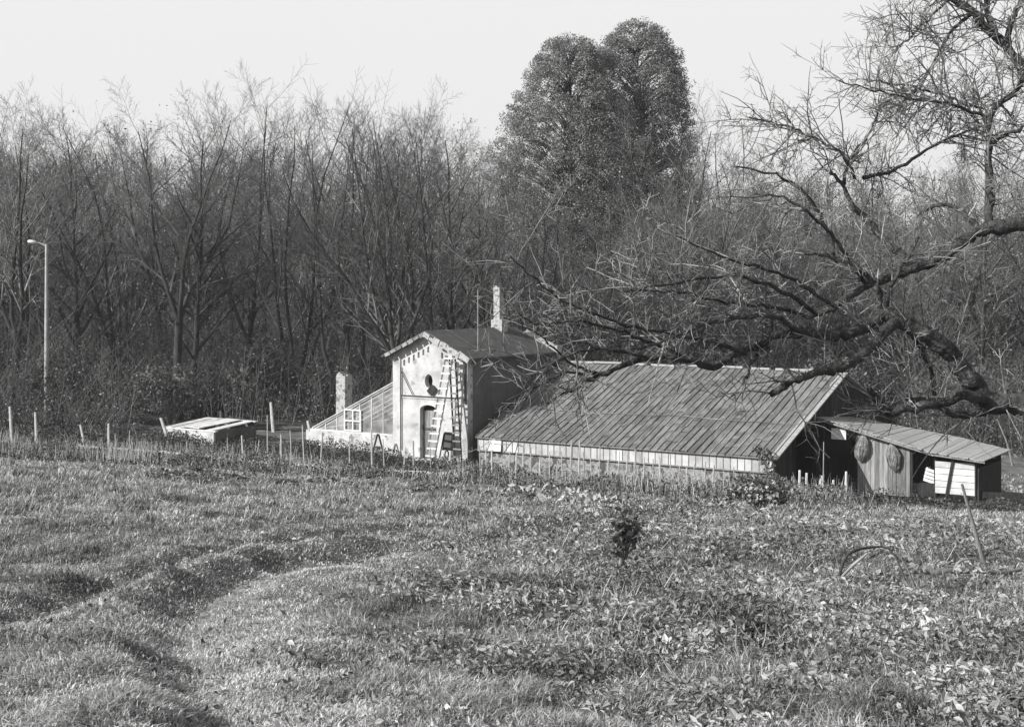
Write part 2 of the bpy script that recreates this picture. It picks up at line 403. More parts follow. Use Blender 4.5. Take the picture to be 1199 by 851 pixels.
kp = rng.random(len(x)) < wm*(sm((cl-.25)/.45)*.95+.12); x, y, cl = x[kp], y[kp], cl[kp]
sz = (.007+.019*rng.random(len(x))**2.2)*(1+y/13.0)
leaves(x, y, sz, rng.random(len(x))*(.04+.20*cl)*(1+y*.01), 'field_weeds', M['weed'], 'broad leaved weeds spread thickly over the right of the field', 'weeds')
x = rng.uniform(-11, 6, 30000); y = 41+rng.normal(0, 1.9, 30000)-.28*x; kp = rng.random(len(x)) < sm((N2(x, y, 1.0)-.35)/.4); x, y = x[kp], y[kp]
leaves(x, y, .04+.07*rng.random(len(x))**2, .02+.28*rng.random(len(x))*N1(x, y, 1.2), 'dead_leaf_bed', M['bed2'], 'band of dead and wilted leaves crossing the far side of the meadow', 'weeds')
x, y = sample(22000, 6.3, 45, 1.3); kp = rng.random(len(x)) < weed_mask(x, y)*sm((N1(y, x, .9)-.3)/.5); x, y = x[kp], y[kp]; n = len(x)
b = np.stack([x, y, gz(x, y)], -1); L_ = (.05+.18*rng.random(n)**2.5)*(1+y/40); tip = b+np.stack([rng.normal(0, .45, n)*L_, rng.normal(0, .45, n)*L_, L_], -1); mid = (b+tip)/2+rng.normal(0, .012, (n, 3))
mb = MB(); rr = (.0022*(1+y/12))[:, None]; tubes(mb, np.stack([b, mid, tip], 1), rr*np.array([[1, .8, .4]]), 3)
tag(mb.obj('weed_stalks', M['stalk']), 'thin crossed stalks standing among the broad leaved weeds', 'stalks', kind='stuff')
# scattered leaves over the rest of the grass
x, y = sample(60000, 6.3, 60, 1.15); kp = rng.random(len(x)) < .8*N1(x, y, 1.3)**2; x, y = x[kp], y[kp]
leaves(x, y, (.009+.014*rng.random(len(x)))*(1+y/18), .03+.05*rng.random(len(x)), 'fallen_leaves', M['weed'], 'small fallen leaves scattered through the short grass', 'leaves')
# rank growth in the beds before the glasshouse and along the edge of the wood
def bedline(n, pts, width):
    pts = np.array(pts); seg = np.hypot(*np.diff(pts, axis=0).T); s = np.concatenate([[0], np.cumsum(seg)])
    t = rng.random(n)*s[-1]; x = np.interp(t, s, pts[:, 0]); y = np.interp(t, s, pts[:, 1])
    return x+rng.normal(0, width*.5, n), y+rng.normal(0, width, n)
BED = [(-40, 64), (-24, 61.5), (-14, 59.5), (-6, 56.5), (0, 53.5), (6, 49.8), (11, 47.6)]
x, y = bedline(80000, BED, 2.0)
ht = .15+.85*N1(x, y, 1.5)**1.4
leaves(x, y, .03+.06*rng.random(len(x))**2, rng.random(len(x))**1.3*ht, 'bed_weeds', M['bed'], 'dark rank weeds in the vegetable beds before the glasshouse', 'weeds', .2)
x, y = bedline(60000, [(-40, 68), (-24, 66), (-12, 64.5), (-7, 62.3), (-2.5, 59.5), (5, 54.8), (9, 51.8), (15, 51.5), (20, 53)], .9)
ht = .15+.75*N2(x, y, 1.2)**1.3
leaves(x, y, .03+.055*rng.random(len(x))**2, rng.random(len(x))**1.3*ht, 'wall_weeds', M['bed'], 'dark weeds growing right up to the walls and posts', 'weeds', .2)
x, y = bedline(9000, BED, 1.6)
b = np.stack([x, y, gz(x, y)], -1); tip = b+np.stack([rng.normal(0, .12, len(x)), rng.normal(0, .12, len(x)), (.25+.75*rng.random(len(x)))*(.5+N1(x, y, 2))*.8], -1)
mid = (b+tip)/2+rng.normal(0, .03, b.shape)
mb = MB(); tubes(mb, np.stack([b, mid, tip], 1), np.tile([.011, .009, .004], (len(x), 1)), 3)
tag(mb.obj('dry_stalks', M['dry']), 'pale dry stalks standing among the weeds of the beds', 'stalks', kind='stuff')

# ------------------------------------------------------------------ trees
def unit(v): return v/(np.linalg.norm(v)+1e-9)
class Tree:
    def __init__(s, seed): s.r = np.random.default_rng(seed); s.items = []
    def grow(s, p, d, L, r, lvl, maxl, up=.15, ang=(.45, .8), kids=(9, 9, 8), wig=.12, ratio=(.42, .62), start=.25, nseg=None, rend=.25):
        rg = s.r; n = nseg or (7 if lvl == 0 else 5 if lvl == 1 else 4 if lvl == 2 else 3)
        pts = [p]; dirs = [d]; dd = d
        for i in range(n-1):
            dd = unit(dd+rg.normal(0, wig, 3)+np.array([0, 0, up*(1.0 if lvl else .3)])*.5)
            pts.append(pts[-1]+dd*L/(n-1)); dirs.append(dd)
        pts = np.array(pts); rad = r*(1-(1-rend)*np.linspace(0, 1, n))
        s.items.append((lvl, pts, rad))
        if lvl >= maxl: return
        k = kids[min(lvl, len(kids)-1)]
        a0 = rg.random()*6.28
        for j in range(k):
            t = start+(1-start)*(j+rg.random()*.8)/k; t = min(t, .99); f = t*(n-1); i = int(f); q = pts[i]+(pts[min(i+1, n-1)]-pts[i])*(f-i); dr = dirs[min(i+1, n-1)]
            a = a0+j*2.4+rg.normal(0, .3); e1 = unit(np.cross(dr, [0.1, .2, 1.0] if abs(dr[2]) < .9 else [1.0, 0, 0])); e2 = np.cross(dr, e1)
            th = rg.uniform(*ang); nd = unit(dr*math.cos(th)+(e1*math.cos(a)+e2*math.sin(a))*math.sin(th))
            Lc = L*rg.uniform(*ratio)*(1-.45*t); rc = max(.0065, min(r*(1-(1-rend)*t)*.6, Lc*.022))
            s.grow(q, nd, Lc, rc, lvl+1, maxl, up, ang, kids, wig, ratio, .15 if lvl >= 1 else .2, None, .3)
def make_tree(name, label, seed, H, style, group):
    T = Tree(seed); rg = T.r; r0 = H*.0135
    z = np.array([0., 0, -.3])
    if style == 'fork':
        hb = H*rg.uniform(.22, .36); d = unit(np.array([rg.normal(0, .06), rg.normal(0, .06), 1]))
        top = z+d*hb; T.items.append((0, np.array([z, z+d*hb*.5+rg.normal(0, .05, 3), top]), np.array([r0*1.25, r0, r0*.95])))
        nl = rg.integers(3, 5); a0 = rg.random()*6.28
        for i in range(nl):
            a = a0+i*6.28/nl+rg.normal(0, .3); tl = rg.uniform(.16, .52)
            nd = unit(np.array([math.cos(a)*tl, math.sin(a)*tl, 1]))
            T.grow(top-d*.1, nd, (H-hb)*rg.uniform(.85, 1.05), r0*.6, 1, 4, .16, (.45, .95), (11, 13, 11, 9), .11, (.34, .56), .12, 8, .15)
    elif style == 'tall':
        d = unit(np.array([rg.normal(0, .05), rg.normal(0, .05), 1]))
        T.grow(z, d, H*1.0, r0, 0, 3, .12, (.5, 1.0), (30, 14, 11, 8), .05, (.24, .44), .22, 11, .12)
    elif style == 'stems':   # several thin stems from one stool
        for i in range(4):
            a = rg.random()*6.28; tl = rg.uniform(.03, .22)
            T.grow(z+np.array([math.cos(a)*.3, math.sin(a)*.3, 0]), unit(np.array([math.cos(a)*tl, math.sin(a)*tl, 1])), H*rg.uniform(.75, 1.02), r0*.55, 1, 3, .1, (.4, .9), (18, 14, 11, 7), .08, (.22, .42), .2, 9, .12)
    elif style == 'brush':   # dense twiggy round crown low down
        hb = H*.16; T.items.append((0, np.array([z, z+[0, 0, hb*.5], z+[.1, 0, hb]]), np.array([r0*1.4, r0*1.2, r0])))
        for i in range(7):
            a = i*.9+rg.random(); tl = rg.uniform(.15, .95)
            T.grow(z+[.0, 0, hb*rg.uniform(.6, 1)], unit(np.array([math.cos(a)*tl, math.sin(a)*tl, 1])), H*rg.uniform(.65, .85), r0*.55, 1, 4, .12, (.4, .9), (8, 9, 8, 7), .10, (.36, .58), .15, 7, .15)
    root = thing(name, label, 'tree', (0, 0, 0), 0, group)
    tr = MB(); cr = MB()
    tube_list(tr, [(p, r) for l, p, r in T.items if l <= 1 and r[0] > .05], 7)
    tube_list(cr, [(p, r) for l, p, r in T.items if not (l <= 1 and r[0] > .05) and r[0] > .025], 4)
    tube_list(cr, [(p, np.maximum(r, .0055)) for l, p, r in T.items if not (l <= 1 and r[0] > .05) and r[0] <= .025], 3)
    tr.obj('trunk', M['bark'], root, smooth=True); cr.obj('crown', M['twig'], root)
    zz = np.concatenate([p[:, 2] for l, p, r in T.items]); Hr = float(np.percentile(zz, 99.92)); print(name, style, len(T.items), Hr)
    return root, Hr
G = 'bare trees of the wood behind the garden'
protos = [make_tree('bare_tree', '', 11, 18, 'fork', G), make_tree('bare_tree', '', 12, 18, 'tall', G), make_tree('bare_tree', '', 13, 18, 'stems', G),
          make_tree('bare_tree', '', 14, 18, 'fork', G), make_tree('bare_tree', '', 15, 18, 'tall', G), make_tree('bare_tree', '', 16, 12, 'brush', G), make_tree('bare_tree', '', 17, 12, 'brush', G),
          make_tree('bare_tree', '', 18, 18, 'stems', G)]
used = set()
def plant(k, px, Y, top, rz, label, group=None, wide=1.0, tilt=(0, 0)):
    x = (px-599.5)*Y/F; z = gzf(x, Y); H = EYE+(HOR-top)*Y/F-z
    root, H0 = protos[k]; s = H/H0; sc = (s*wide, s*wide, s)
    if k in used: return dup(root, (x, Y, z), rz, sc, label, group, tilt)
    used.add(k); root.location = (x, Y, z); root.rotation_euler = (tilt[0], tilt[1], rz); root.scale = sc; root['label'] = label
    if group: root['group'] = group
    return root
front = [
 (0, 238, 76, 242, .3, 'tall bare tree with sweeping twigs above the street lamp'),
 (4, 283, 79, 268, 1.1, 'slim bare tree just right of the street lamp pole'),
 (2, 318, 80, 262, 2.0, 'bare multi-stemmed tree left of the twin dark trunks'),
 (3, 357, 74, 258, .8, 'forked bare tree with dark trunk behind the cold frame'),
 (1, 366, 75, 262, 4.0, 'straight dark bare trunk beside the forked tree behind cold frame'),
 (0, 411, 84, 250, 2.6, 'bare tree with fan shaped crown right of the cold frame'),
 (2, 440, 82, 246, 4.4, 'multi-stemmed bare tree above the left glasshouse chimney'),
 (7, 478, 81, 254, 1.0, 'bare tree with thin stems behind the lean-to glasshouse'),
 (0, 506, 72, 248, 5.1, 'pale-stemmed bare tree rising just behind the white tower'),
 (7, 522, 74, 252, 3.3, 'group of slender bare stems behind the tower roof ridge'),
 (4, 552, 80, 268, .2, 'slim bare tree behind the tower roof left of the chimney'),
 (1, 576, 86, 292, 2.2, 'lower bare tree behind the tall roof chimney'),
 (5, 605, 80, 318, .5, 'dense twiggy bare tree in front of the left evergreen'),
 (6, 655, 78, 312, 2.9, 'broad brushy bare tree behind the glasshouse ridge'),
 (5, 706, 82, 306, 1.7, 'brushy bare tree right of the evergreens above glasshouse'),
 (2, 734, 92, 246, .9, 'bare tree standing against the sky beside the right evergreen'),
 (3, 716, 96, 258, 4.9, 'thin pale bare tree touching the right evergreen crown'),
 (6, 770, 84, 322, 5.0, 'brushy bare tree behind the middle of the glasshouse roof'),
 (5, 822, 88, 300, 3.6, 'brushy bare tree behind the glasshouse gable'),
 (1, 856, 92, 285, .7, 'slim bare tree behind the old apple branches'),
 (6, 884, 82, 330, 1.2, 'brushy bare tree behind the shed'),
 (4, 925, 88, 290, 3.0, 'bare tree behind the shed seen through the apple tree'),
]
for k, px, Y, top, rz, lab in front: plant(k, px, Y, top, rz, lab, G, wide=1.0)
fr = random.Random(5)
def sky_top(px):   # height of the wood's outline
    return float(np.interp(px, [-200, 0, 120, 200, 238, 275, 330, 400, 450, 480, 520, 560, 585, 740, 780, 900, 960, 1050, 1200, 1400], [262, 255, 250, 244, 246, 276, 262, 262, 250, 262, 250, 272, 300, 285, 300, 290, 285, 270, 258, 262]))
for i in range(34):     # the rows at both ends, beyond the middle
    px = fr.uniform(-160, 225) if i % 2 else fr.uniform(965, 1370)
    Y = fr.uniform(74, 98); plant(fr.choice([0, 1, 2, 3, 4, 7, 5]), px, Y, sky_top(px)+fr.uniform(-6, 45), fr.random()*6.28, ('bare tree of the wood left of the street lamp' if i % 2 else 'bare tree of the wood to the right of the shed'), 'bare trees at the left end of the wood' if i % 2 else 'bare trees at the right end of the wood')
for i in range(64):     # deeper rows
    px = 195+i*12.6+fr.uniform(-8, 8); Y = fr.uniform(88, 118)
    if px > 975: px = fr.uniform(230, 960)
    plant(fr.choice([0, 1, 2, 3, 4, 7, 5, 6]), px, Y, sky_top(px)+fr.uniform(8, 80), fr.random()*6.28, 'bare tree deeper in the wood behind the front row', 'bare trees deeper in the wood', wide=1.1)
for k in range(len(protos)):
    if k not in used: bpy.data.objects.remove(protos[k][0])

# far wood, one mass on the rising ground
T = Tree(77); rg = T.r
mbw = MB(); it = []
for i in range(520):
    px = rg.uniform(-300, 1500); Y = rg.uniform(118, 190); x = (px-599.5)*Y/F; z = gzf(x, Y); H = rg.uniform(9, 15)
    p0 = np.array([x, Y, z-.3]); it.append((np.array([p0, p0+[rg.normal(0, .3), 0, H*.5], p0+[rg.normal(0, .7), 0, H]]), np.array([.16, .1, .02])))
    for j in range(70):
        t = rg.uniform(.15, .98); q = p0+np.array([0, 0, H*t]); a = rg.random()*6.28; L = rg.uniform(1.2, 3.4)*(1.15-t*.6)
        e = q+np.array([math.cos(a)*L*.7, math.sin(a)*L*.7, L*.8]); it.append((np.array([q, (q+e)/2+rg.normal(0, .15, 3), e]), np.array([.035, .028, .014])))
        for _ in range(2):
            f = e+rg.normal(0, 1, 3)*[.8, .8, .6]; it.append((np.array([(q+e)/2, f, f+rg.normal(0, .5, 3)]), np.array([.02, .018, .012])))
tube_list(mbw, it, 3)
tag(mbw.obj('far_wood', M['twig']), 'grey mass of bare woodland on the rise behind the nearer trees', 'woodland', kind='stuff')

# forest floor and undergrowth
fx = np.linspace(-75, 75, 120); fy = np.linspace(0, 1, 40)
FX, FT = np.meshgrid(fx, fy); Y0 = np.where(np.abs(FX+.5) > 0, 69.5+2.0*(N1(FX, FX*0, 6)-.5)*2, 0)+np.where(FX > 0, 4, 0); FY = Y0+FT*(150-Y0)
Vf = np.stack([FX, FY, gz(FX, FY)+.03], -1).reshape(-1, 3); nc_ = 120
i = np.arange(39)[:, None]*nc_+np.arange(nc_-1)[None, :]
tag(MB().add(Vf, np.stack([i, i+1, i+nc_+1, i+nc_], -1).reshape(-1, 4)).obj('forest_floor', M['litter'], smooth=True), 'dark leaf litter under the bare trees', None, kind='structure')
n = 17000; ux_ = rng.uniform(-62, 62, n); uy_ = np.where(ux_ < -9, 66, 69)+(rng.random(n)**1.3)*50; pxu = ux_/uy_*F+599.5
kk = ~((pxu > 500) & (pxu < 880) & (uy_ < 81)) & ~((pxu > 325) & (pxu < 500) & (uy_ < 73)); ux_, uy_ = ux_[kk], uy_[kk]; n = len(ux_)
b = np.stack([ux_, uy_, gz(ux_, uy_)-.05], -1); hh = 1.0+4.8*rng.random(n)**1.7*(.4+N1(ux_, uy_, 5))
tip = b+np.stack([rng.normal(0, .55, n), rng.normal(0, .55, n), hh], -1); mid = b*.45+tip*.55+rng.normal(0, .12, (n, 3))
mb = MB(); tubes(mb, np.stack([b, mid, tip], 1), np.tile([.020, .014, .006], (n, 1)), 3)
for k in range(5):
    t_ = rng.uniform(.25, .95, n)[:, None]; q = b+(tip-b)*t_; L_ = (hh*rng.uniform(.15, .45, n))[:, None]; a = rng.uniform(0, 6.28, n)
    e = q+np.stack([np.cos(a), np.sin(a), rng.uniform(.2, 1.4, n)], -1)*L_; mm_ = (q+e)/2+rng.normal(0, .07, (n, 3)); tubes(mb, np.stack([q, mm_, e], 1), np.tile([.009, .008, .005], (n, 1)), 3)
tag(mb.obj('undergrowth', M['scrub']), 'dense thin brushwood filling the floor of the wood', 'undergrowth', kind='stuff')
nl = 170000; id_ = rng.integers(0, n, nl); t_ = rng.random(nl)[:, None]; c = b[id_]+(tip[id_]-b[id_])*t_+rng.normal(0, .35, (nl, 3)); c[:, 2] = np.maximum(c[:, 2], b[id_, 2]+.05)
a = rng.normal(0, 1, (nl, 3)); a /= np.linalg.norm(a, axis=1, keepdims=True); bb = np.cross(a, rng.normal(0, 1, (nl, 3))); bb /= np.linalg.norm(bb, axis=1, keepdims=True); s_ = rng.uniform(.03, .085, nl)[:, None]
mb = MB(); mb.add(np.stack([c-a*s_, c+bb*s_*.6, c+a*s_, c-bb*s_*.6], 1).reshape(-1, 3), (np.arange(nl)*4)[:, None]+np.array([[0, 1, 2, 3]]))
tag(mb.obj('withered_leaves', M['speck']), 'withered pale leaves clinging to the brushwood of the wood', 'leaves', kind='stuff')

nl = 300000; lx = rng.uniform(-75, 75, nl); ly = rng.uniform(80, 118, nl); lz = gz(lx, ly)+15*rng.random(nl)**1.15*(.55+.7*N1(lx, ly, 4)); cl = N2(lx, lz*1.0, 1.6)*.5+N3(lx+ly, lz, .7)*.5
kk = rng.random(nl) < sm((cl-.3)/.4); c = np.stack([lx, ly, lz], -1)[kk]; nl = len(c)
a = rng.normal(0, 1, (nl, 3)); a /= np.linalg.norm(a, axis=1, keepdims=True); bb = np.cross(a, rng.normal(0, 1, (nl, 3))); bb /= np.linalg.norm(bb, axis=1, keepdims=True); s_ = rng.uniform(.045, .10, nl)[:, None]
mb = MB(); mb.add(np.stack([c-a*s_, c+bb*s_*.6, c+a*s_, c-bb*s_*.6], 1).reshape(-1, 3), (np.arange(nl)*4)[:, None]+np.array([[0, 1, 2, 3]]))
tag(mb.obj('last_leaves', M['speck']), 'last withered leaves hanging among the lower branches of the wood', 'leaves', kind='stuff')

# leafy undergrowth
def leaf_cloud(mb, C0, R, n, s, rg, shell=.0, flat=1.0):
    v = rg.normal(0, 1, (n, 3)); v /= np.linalg.norm(v, axis=1, keepdims=True)
    rad = (shell+(1-shell)*rg.random(n)**(1/2.2))[:, None]
    p = np.array(C0)+v*rad*np.array(R)
    a = rg.normal(0, 1, (n, 3)); a /= np.linalg.norm(a, axis=1, keepdims=True); b = np.cross(a, rg.normal(0, 1, (n, 3))); b /= np.linalg.norm(b, axis=1, keepdims=True)
    sz = (s*rg.uniform(.6, 1.4, n))[:, None]
    V = np.stack([p-a*sz, p+b*sz*.55, p+a*sz, p-b*sz*.55], 1).reshape(-1, 3); o = (np.arange(n)*4)[:, None]
    mb.add(V, o+np.array([[0, 1, 2, 3]]))
def bush(name, seed, H, W, n, s, m, label='', group=None):
    rg = np.random.default_rng(seed); root = thing(name, label, 'bush', (0, 0, 0), 0, group)
    st = []; ml = MB()
    for i in range(26):
        a = rg.random()*6.28; sp = rg.random()**.6*W; e = np.array([math.cos(a)*sp, math.sin(a)*sp, H*rg.uniform(.5, 1)*(1-.4*sp/W)])
        m_ = e*[.35, .35, .6]; st.append((np.array([[0, 0, -.1], m_, e])+rg.normal(0, .04, (3, 3)), np.array([.03, .018, .006])))
        for j in range(5):
            q = m_+(e-m_)*rg.random(); f = q+rg.normal(0, .35, 3)+[0, 0, .3]; st.append((np.array([q, (q+f)/2+rg.normal(0, .05, 3), f]), np.array([.009, .007, .004])))
        leaf_cloud(ml, e*rg.uniform(.75, 1.0), (W*.3, W*.3, H*.2), n//26, s, rg)
    mb = MB(); tube_list(mb, st, 4); mb.obj('stems', M['twig'], root); ml.obj('foliage', m, root)
    return root
BG = 'leafy undergrowth along the edge of the wood'
bs = [bush('bush', 31, 3.0, 1.7, 2600, .075, M['bush'], '', BG), bush('bush', 32, 2.2, 1.9, 2400, .07, M['bush'], '', BG), bush('bush', 33, 4.2, 1.8, 3000, .085, M['bush'], '', BG)]
ub = set(); br = random.Random(9)
for i in range(64):
    px = -60+i*20.5+br.uniform(-7, 7); Y = br.uniform(70, 86) if px < 450 or px > 640 else br.uniform(74, 88)
    if px > 640 and px < 960: Y = br.uniform(72, 88)
    x = (px-599.5)*Y/F; k = br.randrange(3); s = br.uniform(.8, 1.35)
    lab = 'leafy bush at the foot of the bare trees along the wood edge'
    if k in ub: dup(bs[k], (x, Y, gzf(x, Y)), br.random()*6.28, s, lab)
    else: ub.add(k); bs[k].location = (x, Y, gzf(x, Y)); bs[k].scale = (s,)*3; bs[k]['label'] = lab

# two tall evergreens
def evergreen(label, px, Y, prof, seed):
    """prof: rows (py, half width px) of the crown"""
    rg = np.random.default_rng(seed); x = (px-599.5)*Y/F; z0 = gzf(x, Y)
    root = thing('evergreen_tree', label, 'tree', (x, Y, z0))
    top = EYE+(HOR-prof[0][0])*Y/F-z0
    tr = MB(); tubes(tr, [[[0, 0, -.3], [.1, 0, top*.5], [0, .1, top*.93]]], [[.55, .35, .06]], 8); tr.obj('trunk', M['bark'], root, smooth=True)
    zs = np.array([EYE+(HOR-p[0])*Y/F-z0 for p in prof])[::-1]; ws = np.array([p[1]*Y/F for p in prof])[::-1]
    mb = MB(); st = []
    for i in range(2300):
        while True:
            h = rg.uniform(zs[0], zs[-1]); W = np.interp(h, zs, ws)
            if rg.random() < W/ws.max()+.1: break
        a = rg.random()*6.28; rr = W*(.60+.36*rg.random()**.4)*(1+.10*math.sin(a*3+h*.5)+.07*math.sin(a*7+h*2.1)+.05*rg.normal())
        if rg.random() < .10: rr *= 1.10
        c = np.array([math.cos(a)*rr, math.sin(a)*rr, h]); cs = rg.uniform(.25, .75)
        leaf_cloud(mb, c, (cs, cs, cs*.8), 90, .065, rg, .3)
        
        if i % 4 == 0: st.append((np.array([[0, 0, max(0, h-rr*.6)], c*[.4, .4, 1]-[0, 0, rr*.2], c*[.8, .8, 1]]), np.array([.07, .04, .012])))
    tube_list(tr2 := MB(), st, 4); tr2.obj('limbs', M['bark'], root); mb.obj('crown', M['ivy'], root)
evergreen('left and lower of the two round-topped evergreens above the wood', 634, 100, [(225, 6), (228, 15), (236, 21), (252, 28), (265, 33), (280, 41), (295, 50), (310, 56), (330, 60), (370, 56), (420, 48)], 3)
evergreen('right and taller of the two round-topped evergreens above the wood', 682, 103, [(215, 7), (218, 14), (227, 22), (235, 29), (243, 32), (258, 35), (277, 36), (310, 38), (350, 44), (420, 42)], 4)

# ------------------------------------------------------------------ buildings (local x along the front, local y to the back)
RZ = -math.radians(33.5); ux, uy = math.cos(RZ), math.sin(RZ); vx, vy = -uy, ux
def plate(outer, holes, thick):
    cu = bpy.data.curves.new('c', 'CURVE'); cu.dimensions = '2D'; cu.fill_mode = 'BOTH'; cu.extrude = thick/2
    for loop in [outer]+holes:
        sp = cu.splines.new('POLY'); sp.points.add(len(loop)-1); sp.use_cyclic_u = True
        for q, (a, b_) in zip(sp.points, loop): q.co = (a, b_, 0, 1)
    o = bpy.data.objects.new('c', cu); C.objects.link(o); dg = bpy.context.evaluated_depsgraph_get(); dg.update()
    me = bpy.data.meshes.new_from_object(o.evaluated_get(dg)); bpy.data.objects.remove(o); bpy.data.curves.remove(cu)
    for v in me.vertices: x, y, z = v.co; v.co = (x, -z, y)    # stand it up in the x-z plane
    return me
def plate_obj(name, outer, holes, thick, m, parent, y=0):
    me = plate(outer, holes, thick); me.name = name; me.materials.clear(); me.materials.append(m); me.update()
    o = link(name, me, parent, (0, y, 0)); return o

PL = Vector((-5.75, 63.6)); TW = 4.14; TD = 6.65; ze = 4.45; za = 5.40
tower = thing('garden_tower', 'white limewashed two-storey garden tower with dark gabled roof and arched door', 'building', (PL.x, PL.y, -.05), RZ)
t = .30
arc = [(1.95+.46*math.cos(a), 2.02+.22*math.sin(a)) for a in np.linspace(0, math.pi, 9)]
door_h = [(1.49, -.15)]+arc[::-1]+[(2.41, -.15)]
oval = [(1.98+.22*math.cos(a), 3.30+.30*math.sin(a)) for a in np.linspace(0, 2*math.pi, 20, endpoint=False)]
notch = []
for i in range(6):
    xx = .55+i*.27; zz = ze-.12+(xx/(TW/2))*(za-ze)-.42
    notch.append([(xx, zz-.22), (xx+.11, zz-.22), (xx+.11, zz+.06), (xx, zz+.02)])
    if i not in (4, 5): xm = TW-xx; notch.append([(xm-.11, zz-.22), (xm, zz-.22), (xm, zz+.02), (xm-.11, zz+.06)])
plate_obj('front_wall', [(0, -.6), (TW, -.6), (TW, ze), (TW/2+.5, za-.13), (TW/2, za), (TW/2-.5, za-.13), (0, ze)], [door_h, oval]+notch, .16, M['plaster'], tower, .08)
plate_obj('inner_wall', [(.02, -.6), (TW-.02, -.6), (TW-.02, ze-.03), (TW/2, za-.05), (.02, ze-.03)], [door_h, oval], .2, M['plaster_old'], tower, .262)
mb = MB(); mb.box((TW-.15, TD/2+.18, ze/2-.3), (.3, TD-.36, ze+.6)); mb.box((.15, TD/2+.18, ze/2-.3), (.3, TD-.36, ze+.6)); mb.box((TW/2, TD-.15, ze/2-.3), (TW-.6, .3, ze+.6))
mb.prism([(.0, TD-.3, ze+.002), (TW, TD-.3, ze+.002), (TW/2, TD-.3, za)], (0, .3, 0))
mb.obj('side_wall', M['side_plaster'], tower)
# raised piers and string course of the facade
mb = MB(); mb.box((.21, -.03, 2.05), (.42, .06, 4.6)); mb.box((TW-.21, -.031, 2.05), (.42, .062, 4.6)); mb.box((TW/2, -.02, 2.56), (TW-.86, .04, .12))
mb.obj('pilasters', M['plaster'], tower)
# door
d = MB()
for i in range(5): d.box((1.59+i*.18, .26, .92), (.17, .05, 2.1))
dd = d.obj('door', M['wood'], tower)
h = MB(); h.box((1.95, .225, 1.15), (.9, .03, .10)); h.box((2.28, .2, 1.0), (.04, .06, .14)); h.obj('latch', M['iron'], dd)
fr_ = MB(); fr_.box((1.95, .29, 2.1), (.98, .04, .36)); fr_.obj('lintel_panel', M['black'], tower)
# window: dark room pane, shutter hanging by one hinge
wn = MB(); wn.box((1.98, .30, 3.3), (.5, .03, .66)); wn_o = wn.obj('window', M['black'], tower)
sb = MB(); sb.box((2.22, -.10, 2.92), (.34, .04, .42), np.array(Matrix.Rotation(.7, 3, 'Y'))); sb.obj('shutter', M['wood_dark'], wn_o)
# iron tie rods and wires
ir = MB(); tubes(ir, [[[.46, -.08, .2], [.46, -.08, 3.9]], [[.5, -.09, 2.62], [TW-.5, -.09, 2.62]], [[.5, -.09, 3.7], [1.15, -.09, 2.66]]], [[.022]*2]*3, 6)
ir.obj('tie_rod', M['iron'], tower)
dp = MB(); tubes(dp, [[[TW-.10, -.10, 4.3], [TW-.10, -.10, 2.4]]], [[.06, .06]], 8); dp.obj('downpipe', M['iron'], tower)
# roof
ov = .42; roof = MB(); sl = (za-ze)/(TW/2)
for sgn, x0 in ((1, 0), (-1, TW)):
    e = (x0-sgn*ov, ze-sl*ov+.04); a = (TW/2, za+.06)
    roof.prism([(e[0], -.38, e[1]), (a[0], -.38, a[1]), (a[0], -.38, a[1]+.09), (e[0], -.38, e[1]+.09)][::sgn], (0, TD+.45, 0))
rf = roof.obj('roof', M['roof_felt'], tower)
# felt battens, torn pale verge boards on the right half of the gable
vb = MB(); rgl = random.Random(3)
for i in range(9):
    t0 = i/9.0; xx = TW/2+t0*(TW/2+ov*.8); zz = za+.03-(xx-TW/2)*sl
    vb.box((xx+.1, -.41+rgl.uniform(-.03, .03), zz-.10+rgl.uniform(-.05, .03)), (.34, .05, .22+rgl.uniform(-.06, .12)), np.array(Matrix.Rotation(math.atan(sl)+rgl.uniform(-.15, .15), 3, 'Y')))
vb.obj('verge_board', M['brick_white'], rf); vb = MB()
for i in range(7):
    t0 = i/7.0; xx = TW/2-.15-t0*(TW/2+ov*.5); zz = za+.05-(TW/2-xx)*sl
    vb.box((xx, -.40, zz-.03), (.30, .05, .10+rgl.uniform(0, .08)), np.array(Matrix.Rotation(-math.atan(sl)+rgl.uniform(-.12, .12), 3, 'Y')))
vb.obj('verge_board', M['wood'], rf)
pu = MB()
for yy in (1.2, 3.0, 4.9):
    for sgn in (0, 1):
        x0 = -ov+.05 if sgn == 0 else TW+ov-.05
        pu.bar((x0, yy, ze-sl*ov+.145), (TW/2, yy, za+.165), .05, .03)
pu.obj('batten', M['roof_felt'], rf)
# chimney, far parapet, aerial
ch = MB(); ch.box((TW/2+.15, 5.2, za+.15), (.62, .5, .75)); ch.box((TW/2+.10, 5.2, za+1.2), (.34, .34, 1.7)); ch.box((TW/2+.10, 5.2, za+1.98), (.38, .38, .07)); ch.box((TW/2+.02, 5.2, za+2.07), (.16, .28, .10))
ch.obj('chimney', M['brick_white'], rf)
pp = MB(); pp.prism([(TW/2+.6, TD-.06, za-.10), (TW+.45, TD-.06, ze+.02), (TW+.45, TD-.06, ze-.28), (TW+.1, TD-.06, ze-.28), (TW/2+.6, TD-.06, za-.32)][::-1], (0, .3, .12)); pp.box((TW+.3, TD+.1, ze), (.32, .4, .5))
pp.obj('parapet', M['brick_white'], tower)
ae = MB(); tubes(ae, [[[TW-.2, 1.0, ze+.1], [TW-.2, 1.0, ze+2.9]], [[TW-.38, 1.0, ze+2.6], [TW-.02, 1.0, ze+2.6]]], [[.016]*2, [.010]*2], 6)
ae.obj('aerial', M['concrete'], rf)

